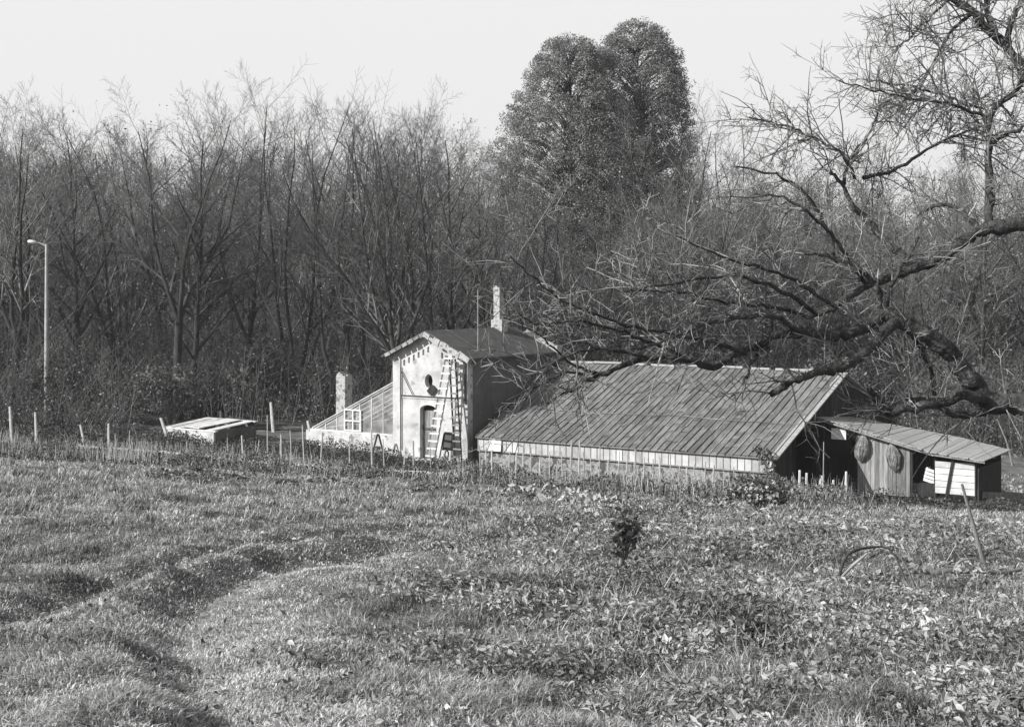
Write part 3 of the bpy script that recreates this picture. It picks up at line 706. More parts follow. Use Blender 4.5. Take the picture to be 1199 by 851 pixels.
# left lean-to glasshouse
SL = 5.27
lt = thing('leanto_glasshouse', 'small lean-to glasshouse with low white wall against the left of the tower', 'glasshouse', (PL.x-SL*ux, PL.y-SL*uy, -.05), RZ)
mb = MB(); mb.box((SL/2-.005, .15, .1), (SL-.01, .3, 1.3)); mb.box((.15, 3.2, .1), (.3, 5.8, 1.3)); mb.obj('wall', M['plaster_old'], lt)
zt = 3.15; g0 = .45
gl = MB(); gl.add([(g0, .12, .80), (SL-.02, .12, .80), (SL-.02, .12, zt-.06)], [[0, 1, 2]])
gl.obj('side_pane', M['glass'], lt)
gr_ = MB(); gr_.add([(g0-.1, .0, .82), (SL-.01, .0, zt), (SL-.01, 6.0, zt), (g0-.1, 6.0, .82)], [[0, 1, 2, 3]]); gr_.obj('roof_pane', M['glass'], lt)
fm = MB(); fm.bar((g0-.25, .12, .72), (SL-.03, .12, zt-.02), .1, .11); fm.box((SL/2+.15, .12, .78), (SL-.5, .13, .06))
for i in range(1, 7):
    xx = g0+(SL-g0)*i/7.0; zz = .78+(zt-.8)*i/7.0; fm.box((xx, .12, (.8+zz)/2-.02), (.035, .05, zz-.82))
for i in range(0, 8): fm.bar((g0-.1, .05+i*.84, .85), (SL-.03, .05+i*.84, zt+.03), .05, .05)
fm.obj('glazing_bar', M['wood_pale'], lt)
wf = MB()
for xx in (2.35, 2.85, 3.3): wf.box((xx, .04, 1.32), (.06, .05, 1.0))
for zz in (.86, 1.3, 1.8): wf.box((2.82, .037, zz), (1.0, .045, .06))
wf.obj('window_frame', M['white'], lt)
# inner bench/back wall
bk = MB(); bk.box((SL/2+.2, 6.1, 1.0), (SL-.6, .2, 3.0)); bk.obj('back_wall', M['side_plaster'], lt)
chx = thing('garden_chimney', 'squat flaking white chimney stack behind the lean-to glasshouse', 'chimney', (*P(474, 500, 69.5)[:2], 0), RZ)
mb = MB(); mb.box((0, 0, 1.45), (.58, .55, 3.2)); mb.obj('stack', M['brick_white'], chx)
mb = MB(); mb.box((-.08, 0, 3.09), (.36, .5, .10)); mb.box((.19, .1, 3.07), (.14, .3, .06)); mb.box((-.17, 0, 3.17), (.15, .3, .08)); mb.obj('cap', M['brick_white'], chx)

# main glasshouse
A = Vector((-1.86, 61.0)); GL = 13.7; GH = 7.28; zE = .95; zR = 3.80
gh = thing('glasshouse', 'long glasshouse with broad dirty paned roof on a low wall, gable dark', 'glasshouse', (A.x, A.y, 0), RZ)
mb = MB(); mb.box((GL/2, .24, -.15), (GL, .36, 1.0)); mb.obj('base_wall', M['rubble'], gh)
mb = MB(); mb.box((GL/2, .08, .375), (GL+.05, .26, .05)); mb.obj('sill', M['wood'], gh)
pn = MB(); nb = 46
for i in range(nb):
    xx = GL*(i+.5)/nb; pn.box((xx, .0, .66), (GL/nb-.035, .02, .52))
pn.obj('front_pane', M['pane'], gh)
for i in range(nb+1): fb = MB(); fb.box((GL*i/nb, .0, .66), (.032, .05, .52)); fb.obj('mullion', M['glazing_bar'], gh)
# roof panes: each a slab, in rows down the slope
def slope(x, s, up=0.0, back=False):
    L = math.hypot(GH, zR-zE); k = s/L; y = -.12+(GH+.12)*k; z = zE-.0+(zR-zE)*k
    n = Vector((0, -(zR-zE), GH)).normalized(); up = up+.045*math.sin(x*.83+1.1)*math.sin(math.pi*min(max(k, 0), 1))+.018*math.sin(x*2.1+s*.9)
    if back: return (x, 2*GH-y-n.y*up, z+n.z*up)
    return (x, y+n.y*up, z+n.z*up)
LS = math.hypot(GH, zR-zE); nrib = 42; rows = 4
rp = MB(); rgl = random.Random(8)
for i in range(nrib):
    for j in range(rows):
        x0, x1 = GL*i/nrib+.02, GL*(i+1)/nrib-.02; s0, s1 = LS*j/rows, LS*(j+1)/rows; u0 = 0
        rp.add([slope(x0, s0, .03+u0), slope(x1, s0, .03+u0), slope(x1, s1, .03), slope(x0, s1, .03)], [[0, 1, 2, 3]])
for _ in range(230):      # slipped and patched panes
    i = rgl.randrange(nrib); x0, x1 = GL*i/nrib+.02, GL*(i+1)/nrib-.02
    if rgl.random() < .5: x0 = x0+(x1-x0)*rgl.choice([0, .5]); x1 = min(x1, x0+(GL/nrib)*.5)
    s0 = rgl.uniform(0, LS-.6); s1 = s0+rgl.uniform(.15, .9); rp.add([slope(x0, s0, .05), slope(x1, s0, .05), slope(x1, s1, .045), slope(x0, s1, .045)], [[0, 1, 2, 3]])
rp.obj('roof_pane', M['glass_roof'], gh)
bp_ = MB(); bp_.add([slope(0, 0, -.03, True), slope(GL, 0, -.03, True), slope(GL, LS, -.03, True), slope(0, LS, -.03, True)], [[0, 1, 2, 3]]); bp_.obj('back_roof', M['glass_roof'], gh)
rb = MB()
for i in range(nrib+1):
    xx = GL*i/nrib
    for j in range(4): rb.bar(slope(xx, LS*j/4-.05*(j == 0), .045), slope(xx, LS*(j+1)/4, .045), .028, .05)
for s_ in (LS*.36,):
    for j in range(14): rb.bar(slope(GL*j/14, s_, .08), slope(GL*(j+1)/14, s_, .08), .05, .02)
rb.obj('glazing_bar', M['roof_bar'], gh)
rd = MB(); [rd.box((GL*(i+.5)/9, GH, zR+.075+.045*math.sin(i*1.7)*.4), (GL/9-.03-(.5 if i in (2, 6) else 0), .18, .08)) for i in range(9)]; rd.obj('ridge_board', M['shed_roof'], gh)
gu = MB(); gu.box((GL/2, -.13, zE-.01), (GL+.1, .04, .05)); gu.obj('eaves_board', M['glazing_bar'], gh)
# pale verge on the gable
vg = MB(); vg.bar(slope(GL+.06, -.1, .02), slope(GL+.06, LS, .02), .34, .05); vg.bar(slope(GL+.06, -.1, .02, True), slope(GL+.06, LS, .02, True), .2, .05); vg.obj('verge', M['shed_roof'], gh)
# gable of upright tarred boards with a dark doorway
gb = MB(); nbd = 48
for i in range(nbd):
    y0 = 2*GH*i/nbd; yc = y0+GH/nbd; top = zE+(zR-zE)*(1-abs(yc-GH)/GH)-.05
    z0 = 1.75 if 2.0 < yc < 4.3 else -.9
    if top-z0 > .1: gb.box((GL-.06, yc, (top+z0)/2), (.05+.01*(i % 2), 2*GH/nbd-.012, top-z0))
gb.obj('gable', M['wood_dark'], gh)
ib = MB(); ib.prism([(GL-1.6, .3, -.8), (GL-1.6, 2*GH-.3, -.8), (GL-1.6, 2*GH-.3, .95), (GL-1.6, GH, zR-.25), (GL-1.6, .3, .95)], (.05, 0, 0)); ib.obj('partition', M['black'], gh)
dj = MB(); dj.box((GL+.0, 1.95, .4), (.12, .1, 2.7)); dj.box((GL+.0, 4.35, .4), (.12, .1, 2.7)); dj.obj('door_post', M['wood_dark'], gh)

# white board leaning on the front panes
o = MB(); o.box((0, 0, .28), (.62, .03, .56)); o = o.obj('white_board', M['white']); px_ = Vector((A.x+.95*ux, A.y+.95*uy)); o.location = (px_.x-.12*vx, px_.y-.12*vy, .40); o.rotation_euler = (math.radians(-8), 0, RZ)
tag(o, 'square white board leaning on the glasshouse panes beside the tower', 'board')

# ------------------------------------------------------------------ shed at the gable
S0 = Vector((12.19, 57.35))
def sS(px): k = (px-599.5)/F; return (S0.y*k-S0.x)/(ux-uy*k)
shed = thing('lean_shed', 'ramshackle plank shed with sloping pale roof against the dark gable', 'shed', (S0.x, S0.y, -.6), RZ)
def fz(s): return float(np.interp(s, [0, 4.6, 6.9], [2.72, 1.58, 1.36]))
def bz(s): return float(np.interp(s, [0, 4.6, 6.9], [2.45, 1.85, 1.42]))
sr = MB(); n = 34
for i in range(n):
    a, b_ = -.1+6.75*i/n, -.1+6.75*(i+1)/n-.008; j_ = rgl.uniform(-.012, .012); ex = rgl.uniform(-.08, .06)
    V = []
    for s_, o_ in ((a, 0), (b_, 0), (b_, 1), (a, 1)):
        y_ = -.35+ex if o_ == 0 else 3.5; z_ = fz(s_)+.04 if o_ == 0 else bz(s_); V.append((s_, y_, z_+j_))
    top = [(p[0], p[1], p[2]+.035) for p in V]
    sr.add(V+top, [[3, 2, 1, 0], [4, 5, 6, 7], [0, 1, 5, 4], [1, 2, 6, 5], [2, 3, 7, 6], [3, 0, 4, 7]])
so = sr.obj('roof', M['shed_roof'], shed)
fa = MB(); fa.bar((-.1, -.3, fz(0)+.0), (4.7, -.3, fz(4.7)-.02), .05, .12); fa.bar((4.7, -.3, fz(4.7)-.02), (6.65, -.3, fz(6.65)), .05, .08); fa.obj('fascia', M['wood'], so)
wp = MB(); s0, s1 = sS(838), sS(875); n = 12
for i in range(n):
    a = s0+(s1-s0)*i/n; b_ = s0+(s1-s0)*(i+1)/n; h_ = fz((a+b_)/2)-.06; wp.box(((a+b_)/2, .02+.012*(i % 2), h_/2-.1), (b_-a-.012, .03, h_+.2))
wp.obj('plank_wall', M['wood'], shed)
ww = MB(); s0, s1 = sS(893), sS(921)
for i in range(5):
    ww.box(((s0+s1)/2, .01, .16+i*.25), (s1-s0, .03, .23))
ww.obj('boarded_panel', M['wood_pale'], shed)
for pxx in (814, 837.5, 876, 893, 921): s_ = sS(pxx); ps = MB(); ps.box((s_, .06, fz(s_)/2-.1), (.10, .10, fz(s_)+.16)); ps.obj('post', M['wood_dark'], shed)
ps = MB(); ps.bar((sS(901), -.06, -.1), (sS(906), -.06, 1.42), .09, .05, up=(0, 1, 0)); ps.obj('brace', M['wood_dark'], shed)
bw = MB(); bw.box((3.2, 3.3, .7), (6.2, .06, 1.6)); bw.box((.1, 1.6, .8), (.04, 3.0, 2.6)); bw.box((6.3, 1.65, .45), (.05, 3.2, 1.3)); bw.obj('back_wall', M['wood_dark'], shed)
bx = MB(); bx.box((sS(825), -.06, fz(sS(825))-.42), (.62, .03, .44)); bx.obj('notice_board', M['white'], shed)
# crate glimpsed in the opening
o = MB()
for i in range(4): o.box((0, -.0, .06+i*.14), (.5, .03, .11)); 
for i in range(4): o.box((-.25+.0, .25, .06+i*.14), (.03, .5, .11)); o.box((.25, .25, .06+i*.14), (.03, .5, .11))
for sx_ in (-.22, .22): o.box((sx_, .02, .28), (.04, .03, .56))
s_ = sS(886); o = o.obj('crate', M['white']); o.location = (S0.x+s_*ux+.5*vx, S0.y+s_*uy+.5*vy, -.25); o.rotation_euler = (0, .25, RZ)
tag(o, 'pale slatted crate inside the small shed opening beside white boards', 'crate')
st_ = MB(); st_.box((0, 0, .12), (.7, .5, .5)); st_ = st_.obj('box', M['wood_dark']); st_.location = (S0.x+s_*ux+.5*vx, S0.y+s_*uy+.5*vy, -.63); st_.rotation_euler = (0, 0, RZ); tag(st_, 'dark box under the pale crate in the shed opening', 'box')
# two sacks hung under the eaves
for pxx, lab in ((843, 'left of the two bulging reed bundles hanging on the shed wall'), (863, 'right of the two bulging reed bundles hanging on the shed wall')):
    s_ = sS(pxx); zt_ = fz(s_)-.72; mb = MB(); it = []; lean = .12 if pxx > 850 else -.14
    prof = [(0, .03), (.12, .08), (.32, .17), (.6, .22), (.85, .17), (1.0, .06)]
    for q_ in range(150):
        an = rgl.uniform(0, 6.28); f = rgl.uniform(.55, 1.05); tw_ = rgl.uniform(-.3, .3); e_ = rgl.uniform(.75, 1.08)
        it.append((np.array([[math.cos(an+tw_*zz)*rr*f*1.3+lean*(zz-.1), math.sin(an+tw_*zz)*rr*f*.6, -zz*e_+rgl.uniform(-.01, .01)] for zz, rr in prof]), np.array([.012, .016, .018, .018, .014, .006])))
    tube_list(mb, it, 4); o = mb.obj('reed_bundle', M['sack']); o.location = (S0.x+s_*ux-.15*vx, S0.y+s_*uy-.15*vy, zt_); o.rotation_euler = (0, 0, RZ); tag(o, lab, 'bundle')
# dark plank fence to the right of the shed
pf = thing('plank_fence', 'low dark fence of long boards running right from the shed', 'fence', (*P(926, 545, 54)[:2], gzf(*P(926, 545, 54)[:2])), -.12)
for k in range(4):
    mb = MB(); mb.box((k*2.3, .05, .35), (.12, .12, 1.1)); mb.obj('post', M['wood_dark'], pf)
mb = MB()
for i, zz in enumerate((.12, .42, .72)): mb.box((3.4, 0, zz), (7.1, .03, .24), np.array(Matrix.Rotation(.008*(i-1), 3, 'Y')))
mb.obj('boards', M['wood_dark'], pf)

# ------------------------------------------------------------------ ladders on the facade
def fac(x, y, z): return Vector((PL.x+x*ux+y*vx, PL.y+x*uy+y*vy, z))
def ladder(label, pb, pt, n, m, wd=.40, mr=None):
    b_, t_ = Vector(pb), Vector(pt); root = thing('ladder', label, 'ladder', fac(*pb), RZ)
    d = t_-b_; L = MB()
    for sgn in (-1, 1):
        o = MB(); o.bar((sgn*wd/2, 0, 0), (d.x+sgn*wd/2*.85, d.y, d.z), .055, .07); o.obj('rail', m, root)
    for i in range(n):
        k = (i+.6)/n; o = MB(); c = d*k; o.box((c.x, c.y-.03, c.z), (wd*(1-.08*k)+.06, .07, .065)); o.obj('rung', mr or m, root)
ladder('ladder with broad pale rungs standing before the door of the tower', (2.85, -1.05, -.1), (3.5, -.50, 4.45), 14, M['wood'], .44, M['white'])
ladder('narrower ladder leaning from right of the door to the gable', (4.15, -.75, -.1), (3.6, -.44, 4.3), 13, M['wood_dark'], .36, M['wood'])
# oddments at the foot of the tower
tr_ = thing('trestle', 'small dark A-shaped trestle at the left foot of the tower', 'trestle', fac(-.25, -.8, -.1), RZ)
for sx_ in (-1, 1):
    mb = MB(); mb.bar((sx_*.34, 0, 0), (sx_*.03, 0, .95), .07, .05); mb.obj('leg', M['wood_dark'], tr_)
mb = MB(); mb.box((0, 0, .35), (.5, .05, .06)); mb.obj('crossbar', M['wood_dark'], tr_)
wb = thing('barrow', 'dark barrow standing on end against the tower beside the ladder foot', 'barrow', fac(3.3, -.35, -.05), RZ+.15)
mb = MB(); mb.box((0, 0, .75), (.5, .10, .8), np.array(Matrix.Rotation(-.12, 3, 'X')), taper=.7); mb.obj('tray', M['iron'], wb)
for sx_ in (-1, 1):
    mb = MB(); mb.bar((sx_*.2, .02, 1.1), (sx_*.28, -.25, .05), .04, .04); mb.obj('handle', M['wood_dark'], wb)
mb = MB(); a = np.linspace(0, 2*math.pi, 15); tubes(mb, [[[0, -.12+.17*math.sin(t_), .18+.17*math.cos(t_)] for t_ in a]], [[.03]*15], 6); mb.obj('wheel', M['iron'], wb)

# ------------------------------------------------------------------ cold frame, lamp, posts, stakes
cfp = P(347, 511, 66.3); cf = thing('cold_frame', 'low whitewashed cold frame box with boards across its open top', 'cold frame', (cfp.x, cfp.y, cfp.z), RZ)
mb = MB(); mb.box((1.6, .06, .22), (3.2, .12, .8)); mb.obj('front_wall', M['plaster'], cf)
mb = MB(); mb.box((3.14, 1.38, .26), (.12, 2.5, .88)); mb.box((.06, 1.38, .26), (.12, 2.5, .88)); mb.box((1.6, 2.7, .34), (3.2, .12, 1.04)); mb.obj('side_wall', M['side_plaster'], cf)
mb = MB()
for a in (.0, .2, .85): mb.bar((.12+a*3.2, .05, .68), (.15+a*3.2, 2.75, .92), .5, .04)
mb.bar((-.1, .1, .66), (3.3, .1, .66), .2, .05); mb.bar((-.1, 2.7, .91), (3.3, 2.7, .91), .22, .05); mb.bar((1.5, .3, .73), (1.9, 2.6, .95), 1.1, .04)
mb.obj('lid_board', M['wood_pale'], cf)

lp = P(263, 503, 70); lamp = thing('street_lamp', 'tall pale street lamp with a short curved arm at the edge of the wood', 'street lamp', (lp.x, lp.y, gzf(lp.x, lp.y)-.1))
LH = P(263, 371, 70).z-gzf(lp.x, lp.y)+.1
mb = MB(); tubes(mb, [[[0, 0, 0], [0, 0, LH*.5], [0, 0, LH]]], [[.13, .10, .07]], 10); mb.obj('pole', M['concrete'], lamp, smooth=True)
mb = MB(); tubes(mb, [[[0, 0, LH-.12], [-.15, 0, LH-.02], [-.35, 0, LH+.05], [-.55, 0, LH+.10]]], [[.04, .035, .03, .03]], 8); mb.obj('arm', M['concrete'], lamp, smooth=True)
mb = MB(); V = []; pr = [(0, .05), (.08, .11), (.3, .15), (.5, .12), (.6, .02)]; nn = 10
for a_, r_ in pr:
    for k in range(nn): an = k*2*math.pi/nn; V.append((-.50-a_*.75, math.cos(an)*r_, LH+.08+math.sin(an)*r_*.7+a_*.1))
mb.add(V, [[r*nn+a, (r+1)*nn+a, (r+1)*nn+(a+1) % nn, r*nn+(a+1) % nn] for r in range(len(pr)-1) for a in range(nn)]); mb.obj('lamp_head', M['white'], lamp, smooth=True)

def post(name, label, cat, pxb, pyt, Y, r, m, pyb=None, pxt=None, group=None, sides=6):
    b_ = P(pxb, pyb or 500, Y); z = gzf(b_.x, Y) if pyb is None else max(b_.z, gzf(b_.x, Y)-.1); t_ = P(pxt if pxt is not None else pxb, pyt, Y)
    mb = MB(); h_ = t_.z-z; dx = t_.x-b_.x
    pts = [[0, 0, -.1], [dx*.5+fr.uniform(-.015, .015), 0, h_*.5], [dx, 0, h_]]
    tubes(mb, [pts], [[r*1.1, r, r*.8]], sides); mb.add([[dx+math.cos(a)*r*.8, math.sin(a)*r*.8, h_] for a in np.arange(sides)*2*math.pi/sides], [list(range(sides))])
    o = mb.obj(name, m); o.location = (b_.x, Y, z); tag(o, label, cat, group); return o
FP = [(239, 486, 237, 62.5, .07, 'tall rough post nearest the left edge of the garden'), (256, 490, 255, 62, .06, 'rough post just left of the street lamp'),
      (291, 499, 287, 63, .06, 'short pale post leaning left between lamp and cold frame'), (307, 498, 307, 62, .055, 'upright pale post left of the cold frame'),
      (350, 494, 344, 65, .08, 'pale post leaning at the left corner of the cold frame'), (387, 489, 386, 71, .07, 'pale post standing behind the cold frame'),
      (424, 483, 422, 70, .08, 'pale post in the grass right of the cold frame'), (451, 496, 448, 69, .07, 'pale post at the left end of the lean-to glasshouse')]
for pb, pt, pxt, Y, r, lab in FP: post('fence_post', lab, 'post', pb, pt, Y, r, M['wood_pale'], pxt=pxt)
# thin stakes along the beds
stakes = [(312, 506), (322, 503), (333, 508), (362, 508), (374, 506), (391, 509), (403, 506), (412, 509), (420, 493), (430, 505), (437, 500), (446, 498), (457, 503), (468, 507), (478, 506), (494, 500), (503, 509), (516, 512), (524, 511), (536, 514), (571, 514), (579, 517), (590, 516), (601, 512), (612, 521), (620, 516), (629, 518), (640, 511), (645, 519), (655, 512), (662, 523), (674, 516), (686, 522), (699, 520), (712, 527), (722, 524), (735, 528), (752, 526), (575, 512), (596, 519), (607, 515), (624, 522), (634, 510), (650, 520), (668, 518), (680, 514), (693, 524), (706, 519), (717, 529), (729, 522), (743, 530)]
for i, (sx_, sy_) in enumerate(stakes):
    Y = float(np.interp(sx_, [300, 420, 520, 640, 780], [62.5, 60.5, 57.5, 53.5, 50.5]))+fr.uniform(-.4, .4)
    post('garden_stake', 'thin pale stake standing in the weedy beds before the glasshouses', 'stake', sx_, sy_+fr.uniform(-1, 3), Y, .024+.014*(i % 3 == 0), M['stake'], pxt=sx_+fr.uniform(-2, 2), group='thin stakes in the vegetable beds')
for px0, t0, px1, lab in [(797, 531, 797, 'first stake from the left before the dark gable'), (801, 533, 802, 'second stake from the left, close beside the first, before the gable'), (811, 537, 812, 'short stake left of a taller one before the dark gable'), (814, 535, 813, 'thin stake under the tall rod before the dark doorway'), (819, 538, 821, 'stake leaning right before the dark doorway'), (830, 532, 830, 'tall pale stake at the left end of the plank wall')]:
    post('garden_stake', lab, 'stake', px0, t0, 49.3, .05, M['wood_pale'], pxt=px1, group='stakes before the dark gable')
post('thin_rod', 'long thin rod upright before the dark doorway', 'rod', 814, 511, 52, .018, M['dry'])
# low rail along the bed edge
def rail(label, pts, r=.035):
    root = None; W = [Vector((P(a, b_, Y).x, Y, 0)) for a, b_, Y in pts]
    for i, q in enumerate(W): q.z = P(*pts[i]).z
    mb = MB(); base = Vector((W[0].x, W[0].y, gzf(W[0].x, W[0].y))); root = thing('low_rail', label, 'rail', base)
    for a, b_ in zip(W[:-1], W[1:]): mb.bar(a-base, b_-base, r*2, r*2.4)
    mb.obj('rail', M['wood_pale'], root)
    for q in W:
        mb = MB(); z = gzf(q.x, q.y)-.1-base.z; mb.bar((q.x-base.x, q.y-base.y+.05, z), (q.x-base.x, q.y-base.y+.05, q.z-base.z+.08), .05, .05); mb.obj('post', M['wood_pale'], root)
rail('long low rail along the bed edge below the cold frame', [(286, 514, 62), (345, 518, 61), (400, 524, 60), (478, 530, 58)])
rail('low rail along the bed edge in front of the tower', [(490, 531, 56.5), (520, 532, 56), (558, 534, 55)])
rail('short low rail among the stakes before the long glasshouse', [(660, 543, 51.5), (700, 547, 51)])

def relabel(objs, fmt, grp, marks):
    """label each by its order from the left within the stretch of the scene it stands in"""
    bins = {}
    for o in objs:
        px = o.location.x/o.location.y*F+599.5
        for lim, nm in marks:
            if px < lim: bins.setdefault(nm, []).append((px, o)); break
    for nm, L in bins.items():
        L.sort(key=lambda q: q[0])
        for i_, (px, o) in enumerate(L): o['label'] = fmt % (ORD[min(i_, 17)] if len(L) > 1 else 'single', nm); o['group'] = grp % nm
MK = [(120, 'at the far left edge of the view'), (250, 'left of the street lamp'), (345, 'between street lamp and cold frame'), (425, 'behind the cold frame'), (510, 'above the lean-to glasshouse'), (575, 'behind the tower'), (650, 'just right of the tower chimney'), (740, 'behind the glasshouse ridge'), (830, 'behind the glasshouse gable'), (930, 'behind the shed'), (1020, 'behind the apple trunk'), (1110, 'right of the apple trunk'), (3000, 'at the far right edge of the view')]
def pick(t): return [o for o in bpy.data.objects if o.get('label') == t and not o.parent]
relabel(pick('leafy bush at the foot of the bare trees along the wood edge'), 'leafy bush, %s %s', 'leafy bushes %s', MK)
relabel(pick('bare tree deeper in the wood behind the front row'), 'thin bare back-row tree, %s %s', 'back row trees %s', MK)
relabel(pick('bare tree of the wood left of the street lamp')+pick('bare tree of the wood to the right of the shed'), 'bare front-row tree, %s %s', 'front row trees %s', MK)
relabel(pick('thin pale stake standing in the weedy beds before the glasshouses'), 'thin pale garden stake, %s %s', 'thin stakes %s', [(415, 'along the rail before the cold frame'), (475, 'in the beds before the lean-to glasshouse'), (565, 'in the beds before the white tower'), (660, 'before the left half of the long glasshouse'), (2000, 'before the right half of the long glasshouse')])

# ------------------------------------------------------------------ the old apple tree reaching in from the right
def spline(pts, n):
    P_ = np.array(pts, float); k = len(P_); t = np.linspace(0, k-1, n); out = []
    Q = np.vstack([2*P_[0]-P_[1], P_, 2*P_[-1]-P_[-2]])
    for v in t:
        i = min(int(v), k-2); f = v-i; a, b_, c, d = Q[i], Q[i+1], Q[i+2], Q[i+3]
        out.append(.5*((2*b_)+(-a+c)*f+(2*a-5*b_+4*c-d)*f*f+(-a+3*b_-3*c+d)*f**3))
    return np.array(out)
YA = 20.0
# (px, py, depth offset) and radii in cm
LIMBS = [
 ([(1012, 612, 0), (1006, 570, .1), (1010, 530, .1), (1003, 498, 0), (1006, 450, .2), (1018, 400, .5), (1012, 350, .6)], 30, 17),
 ([(1004, 505, 0), (975, 488, -.2), (950, 483, -.3), (932, 483, -.3), (918, 467, -.3), (903, 448, -.3), (882, 432, -.4), (858, 420, -.4)], 18, 11),
 ([(858, 420, -.4), (842, 431, -.5), (822, 436, -.6), (800, 434, -.8), (775, 437, -.9)], 9, 5.5),
 ([(775, 437, -.9), (755, 447, -1.0), (735, 458, -1.1), (717, 452, -1.3), (690, 452, -1.4), (655, 464, -1.6), (636, 472, -1.7), (617, 484, -1.8)], 5, 1.6),
 ([(866, 425, -.4), (846, 445, -.8), (828, 458, -1.0), (806, 462, -1.2), (790, 470, -1.3), (776, 478, -1.3)], 7.5, 4),
 ([(775, 440, -.9), (764, 452, -1), (757, 470, -1.1)], 3.5, 1.4),
 ([(932, 484, -.3), (915, 478, -.6), (896, 484, -.7), (876, 487, -.8), (858, 490, -.8), (852, 482, -.8), (846, 474, -.8)], 8, 4),
 ([(928, 490, -.3), (905, 491, -.5), (885, 482, -.5), (870, 480, -.4)], 6, 3),
 ([(1015, 365, .5), (985, 352, .2), (957, 357, 0), (925, 361, 0), (905, 375, 0), (890, 384, -.1), (868, 392, -.2), (845, 400, -.3), (822, 415, -.5), (803, 423, -.5)], 12, 3.5),
 ([(931, 358, 0), (932, 330, .1), (931, 300, .2), (933, 278, .3), (950, 262, .4), (962, 240, .5)], 6.5, 3.5),
 ([(925, 360, 0), (908, 345, .2), (893, 343, .3), (880, 352, .4)], 3.5, 1.2),
 ([(884, 386, 0), (870, 380, .2), (852, 362, .4), (836, 345, .5), (828, 330, .6), (818, 318, .6)], 7, 2.2),
 ([(828, 330, .6), (833, 310, .7), (848, 290, .9), (855, 270, 1)], 2.6, 1),
 ([(842, 324, .6), (865, 318, .7), (895, 300, .8), (925, 288, .9)], 3, 1.6),
 ([(823, 385, -.2), (816, 360, -.2), (800, 335, -.3), (780, 322, -.4), (752, 316, -.5)], 2.6, 1),
 ([(836, 325, .4), (825, 305, .4), (808, 297, .3), (790, 288, .2), (761, 281, .1)], 2.4, .9),
 ([(1012, 350, .6), (995, 320, .9), (975, 280, 1.1), (957, 249, 1.2), (937, 225, 1.2), (920, 207, 1.2), (903, 196, 1.2), (885, 192, 1.2)], 12, 4),
 ([(935, 222, 1.2), (930, 205, 1.3), (934, 180, 1.4), (928, 150, 1.5), (910, 120, 1.5)], 5, 1.5),
 ([(945, 235, 1.2), (948, 208, 1.0), (962, 190, .9), (985, 160, .8), (990, 125, .8)], 5, 1.5),
 ([(920, 207, 1.2), (905, 220, .9), (893, 240, .7), (880, 260, .6), (868, 275, .5)], 3, 1),
 ([(868, 275, .6), (880, 262, .8), (905, 268, 1), (933, 278, 1)], 1.4, 2),
 ([(904, 196, 1.2), (885, 215, 1), (872, 228, .9), (862, 232, .8)], 2.2, .8),
 ([(933, 282, .3), (905, 272, .2), (880, 268, .1), (850, 262, 0), (825, 255, -.1)], 2.4, .8),
 ([(931, 300, .2), (950, 290, 0), (975, 285, -.2), (1000, 270, -.4)], 3, 1.2),
 ([(845, 402, -.3), (835, 385, -.5), (820, 365, -.7), (805, 350, -.9), (785, 338, -1), (765, 335, -1)], 2.6, .9),
 ([(822, 415, -.5), (795, 398, -1), (770, 388, -1.3), (740, 380, -1.5), (712, 366, -1.7)], 2.4, .8),
 ([(808, 420, -.5), (780, 402, -1.2), (745, 393, -1.5), (700, 400, -1.9), (672, 405, -2)], 2.4, .8),
 ([(803, 423, -.5), (775, 415, -1), (745, 412, -1.3), (712, 405, -1.6), (678, 404, -1.8)], 2.2, .8),
 ([(800, 434, -.8), (775, 422, -1.2), (740, 425, -1.5), (700, 440, -1.9), (668, 446, -2.1), (640, 440, -2.2)], 2.6, .8),
 ([(755, 447, -1.), (725, 438, -1.5), (690, 432, -1.8), (650, 420, -2.2), (618, 404, -2.4), (592, 380, -2.6)], 2.3, .7),
 ([(717, 452, -1.3), (690, 440, -1.7), (660, 430, -2), (635, 425, -2.2), (612, 428, -2.3), (598, 420, -2.5)], 2, .6),
 ([(690, 452, -1.4), (660, 445, -1.9), (632, 450, -2.1), (610, 462, -2.3), (600, 475, -2.4)], 1.9, .6),
 ([(655, 464, -1.6), (635, 455, -1.9), (615, 437, -2.1), (600, 428, -2.3)], 1.6, .5),
 ([(655, 464, -1.6), (632, 462, -1.9), (612, 470, -2.1), (604, 480, -2.3), (596, 490, -2.3)], 1.6, .5),
 ([(858, 420, -.4), (850, 400, -.5), (838, 388, -.6), (820, 380, -.6), (800, 378, -.7)], 4, 1.2),
 ([(858, 420, -.4), (862, 400, -.6), (874, 380, -.7), (882, 366, -.7)], 3, 1),
 ([(865, 424, -.4), (880, 440, -.1), (888, 455, 0), (893, 478, .1)], 4, 2.2),
 ([(1012, 350, .6), (1030, 310, .2), (1060, 270, -.2), (1090, 225, -.6), (1110, 180, -.8), (1105, 130, -1)], 14, 3),
 ([(1018, 400, .5), (1050, 370, -.3), (1090, 350, -.8), (1130, 335, -1.2), (1170, 300, -1.4)], 12, 3),
 ([(1010, 330, .6), (1018, 280, 1.0), (1030, 220, 1.4), (1025, 160, 1.7), (1040, 110, 1.8)], 11, 2),
 ([(1060, 270, -.2), (1045, 220, -.5), (1035, 170, -.6), (1015, 130, -.6)], 5, 1.5),
 ([(1090, 350, -.8), (1110, 390, -1.2), (1140, 420, -1.5), (1175, 440, -1.7)], 6, 1.5),
 ([(1090, 225, -.6), (1120, 215, -.8), (1160, 190, -1), (1190, 150, -1.2)], 5, 1.3),
 ([(1050, 372, -.3), (1070, 410, .2), (1090, 450, .4), (1105, 470, .5)], 5, 1.4),
]
root_xy = P(1012, 612, YA); za_ = gzf(root_xy.x, YA)
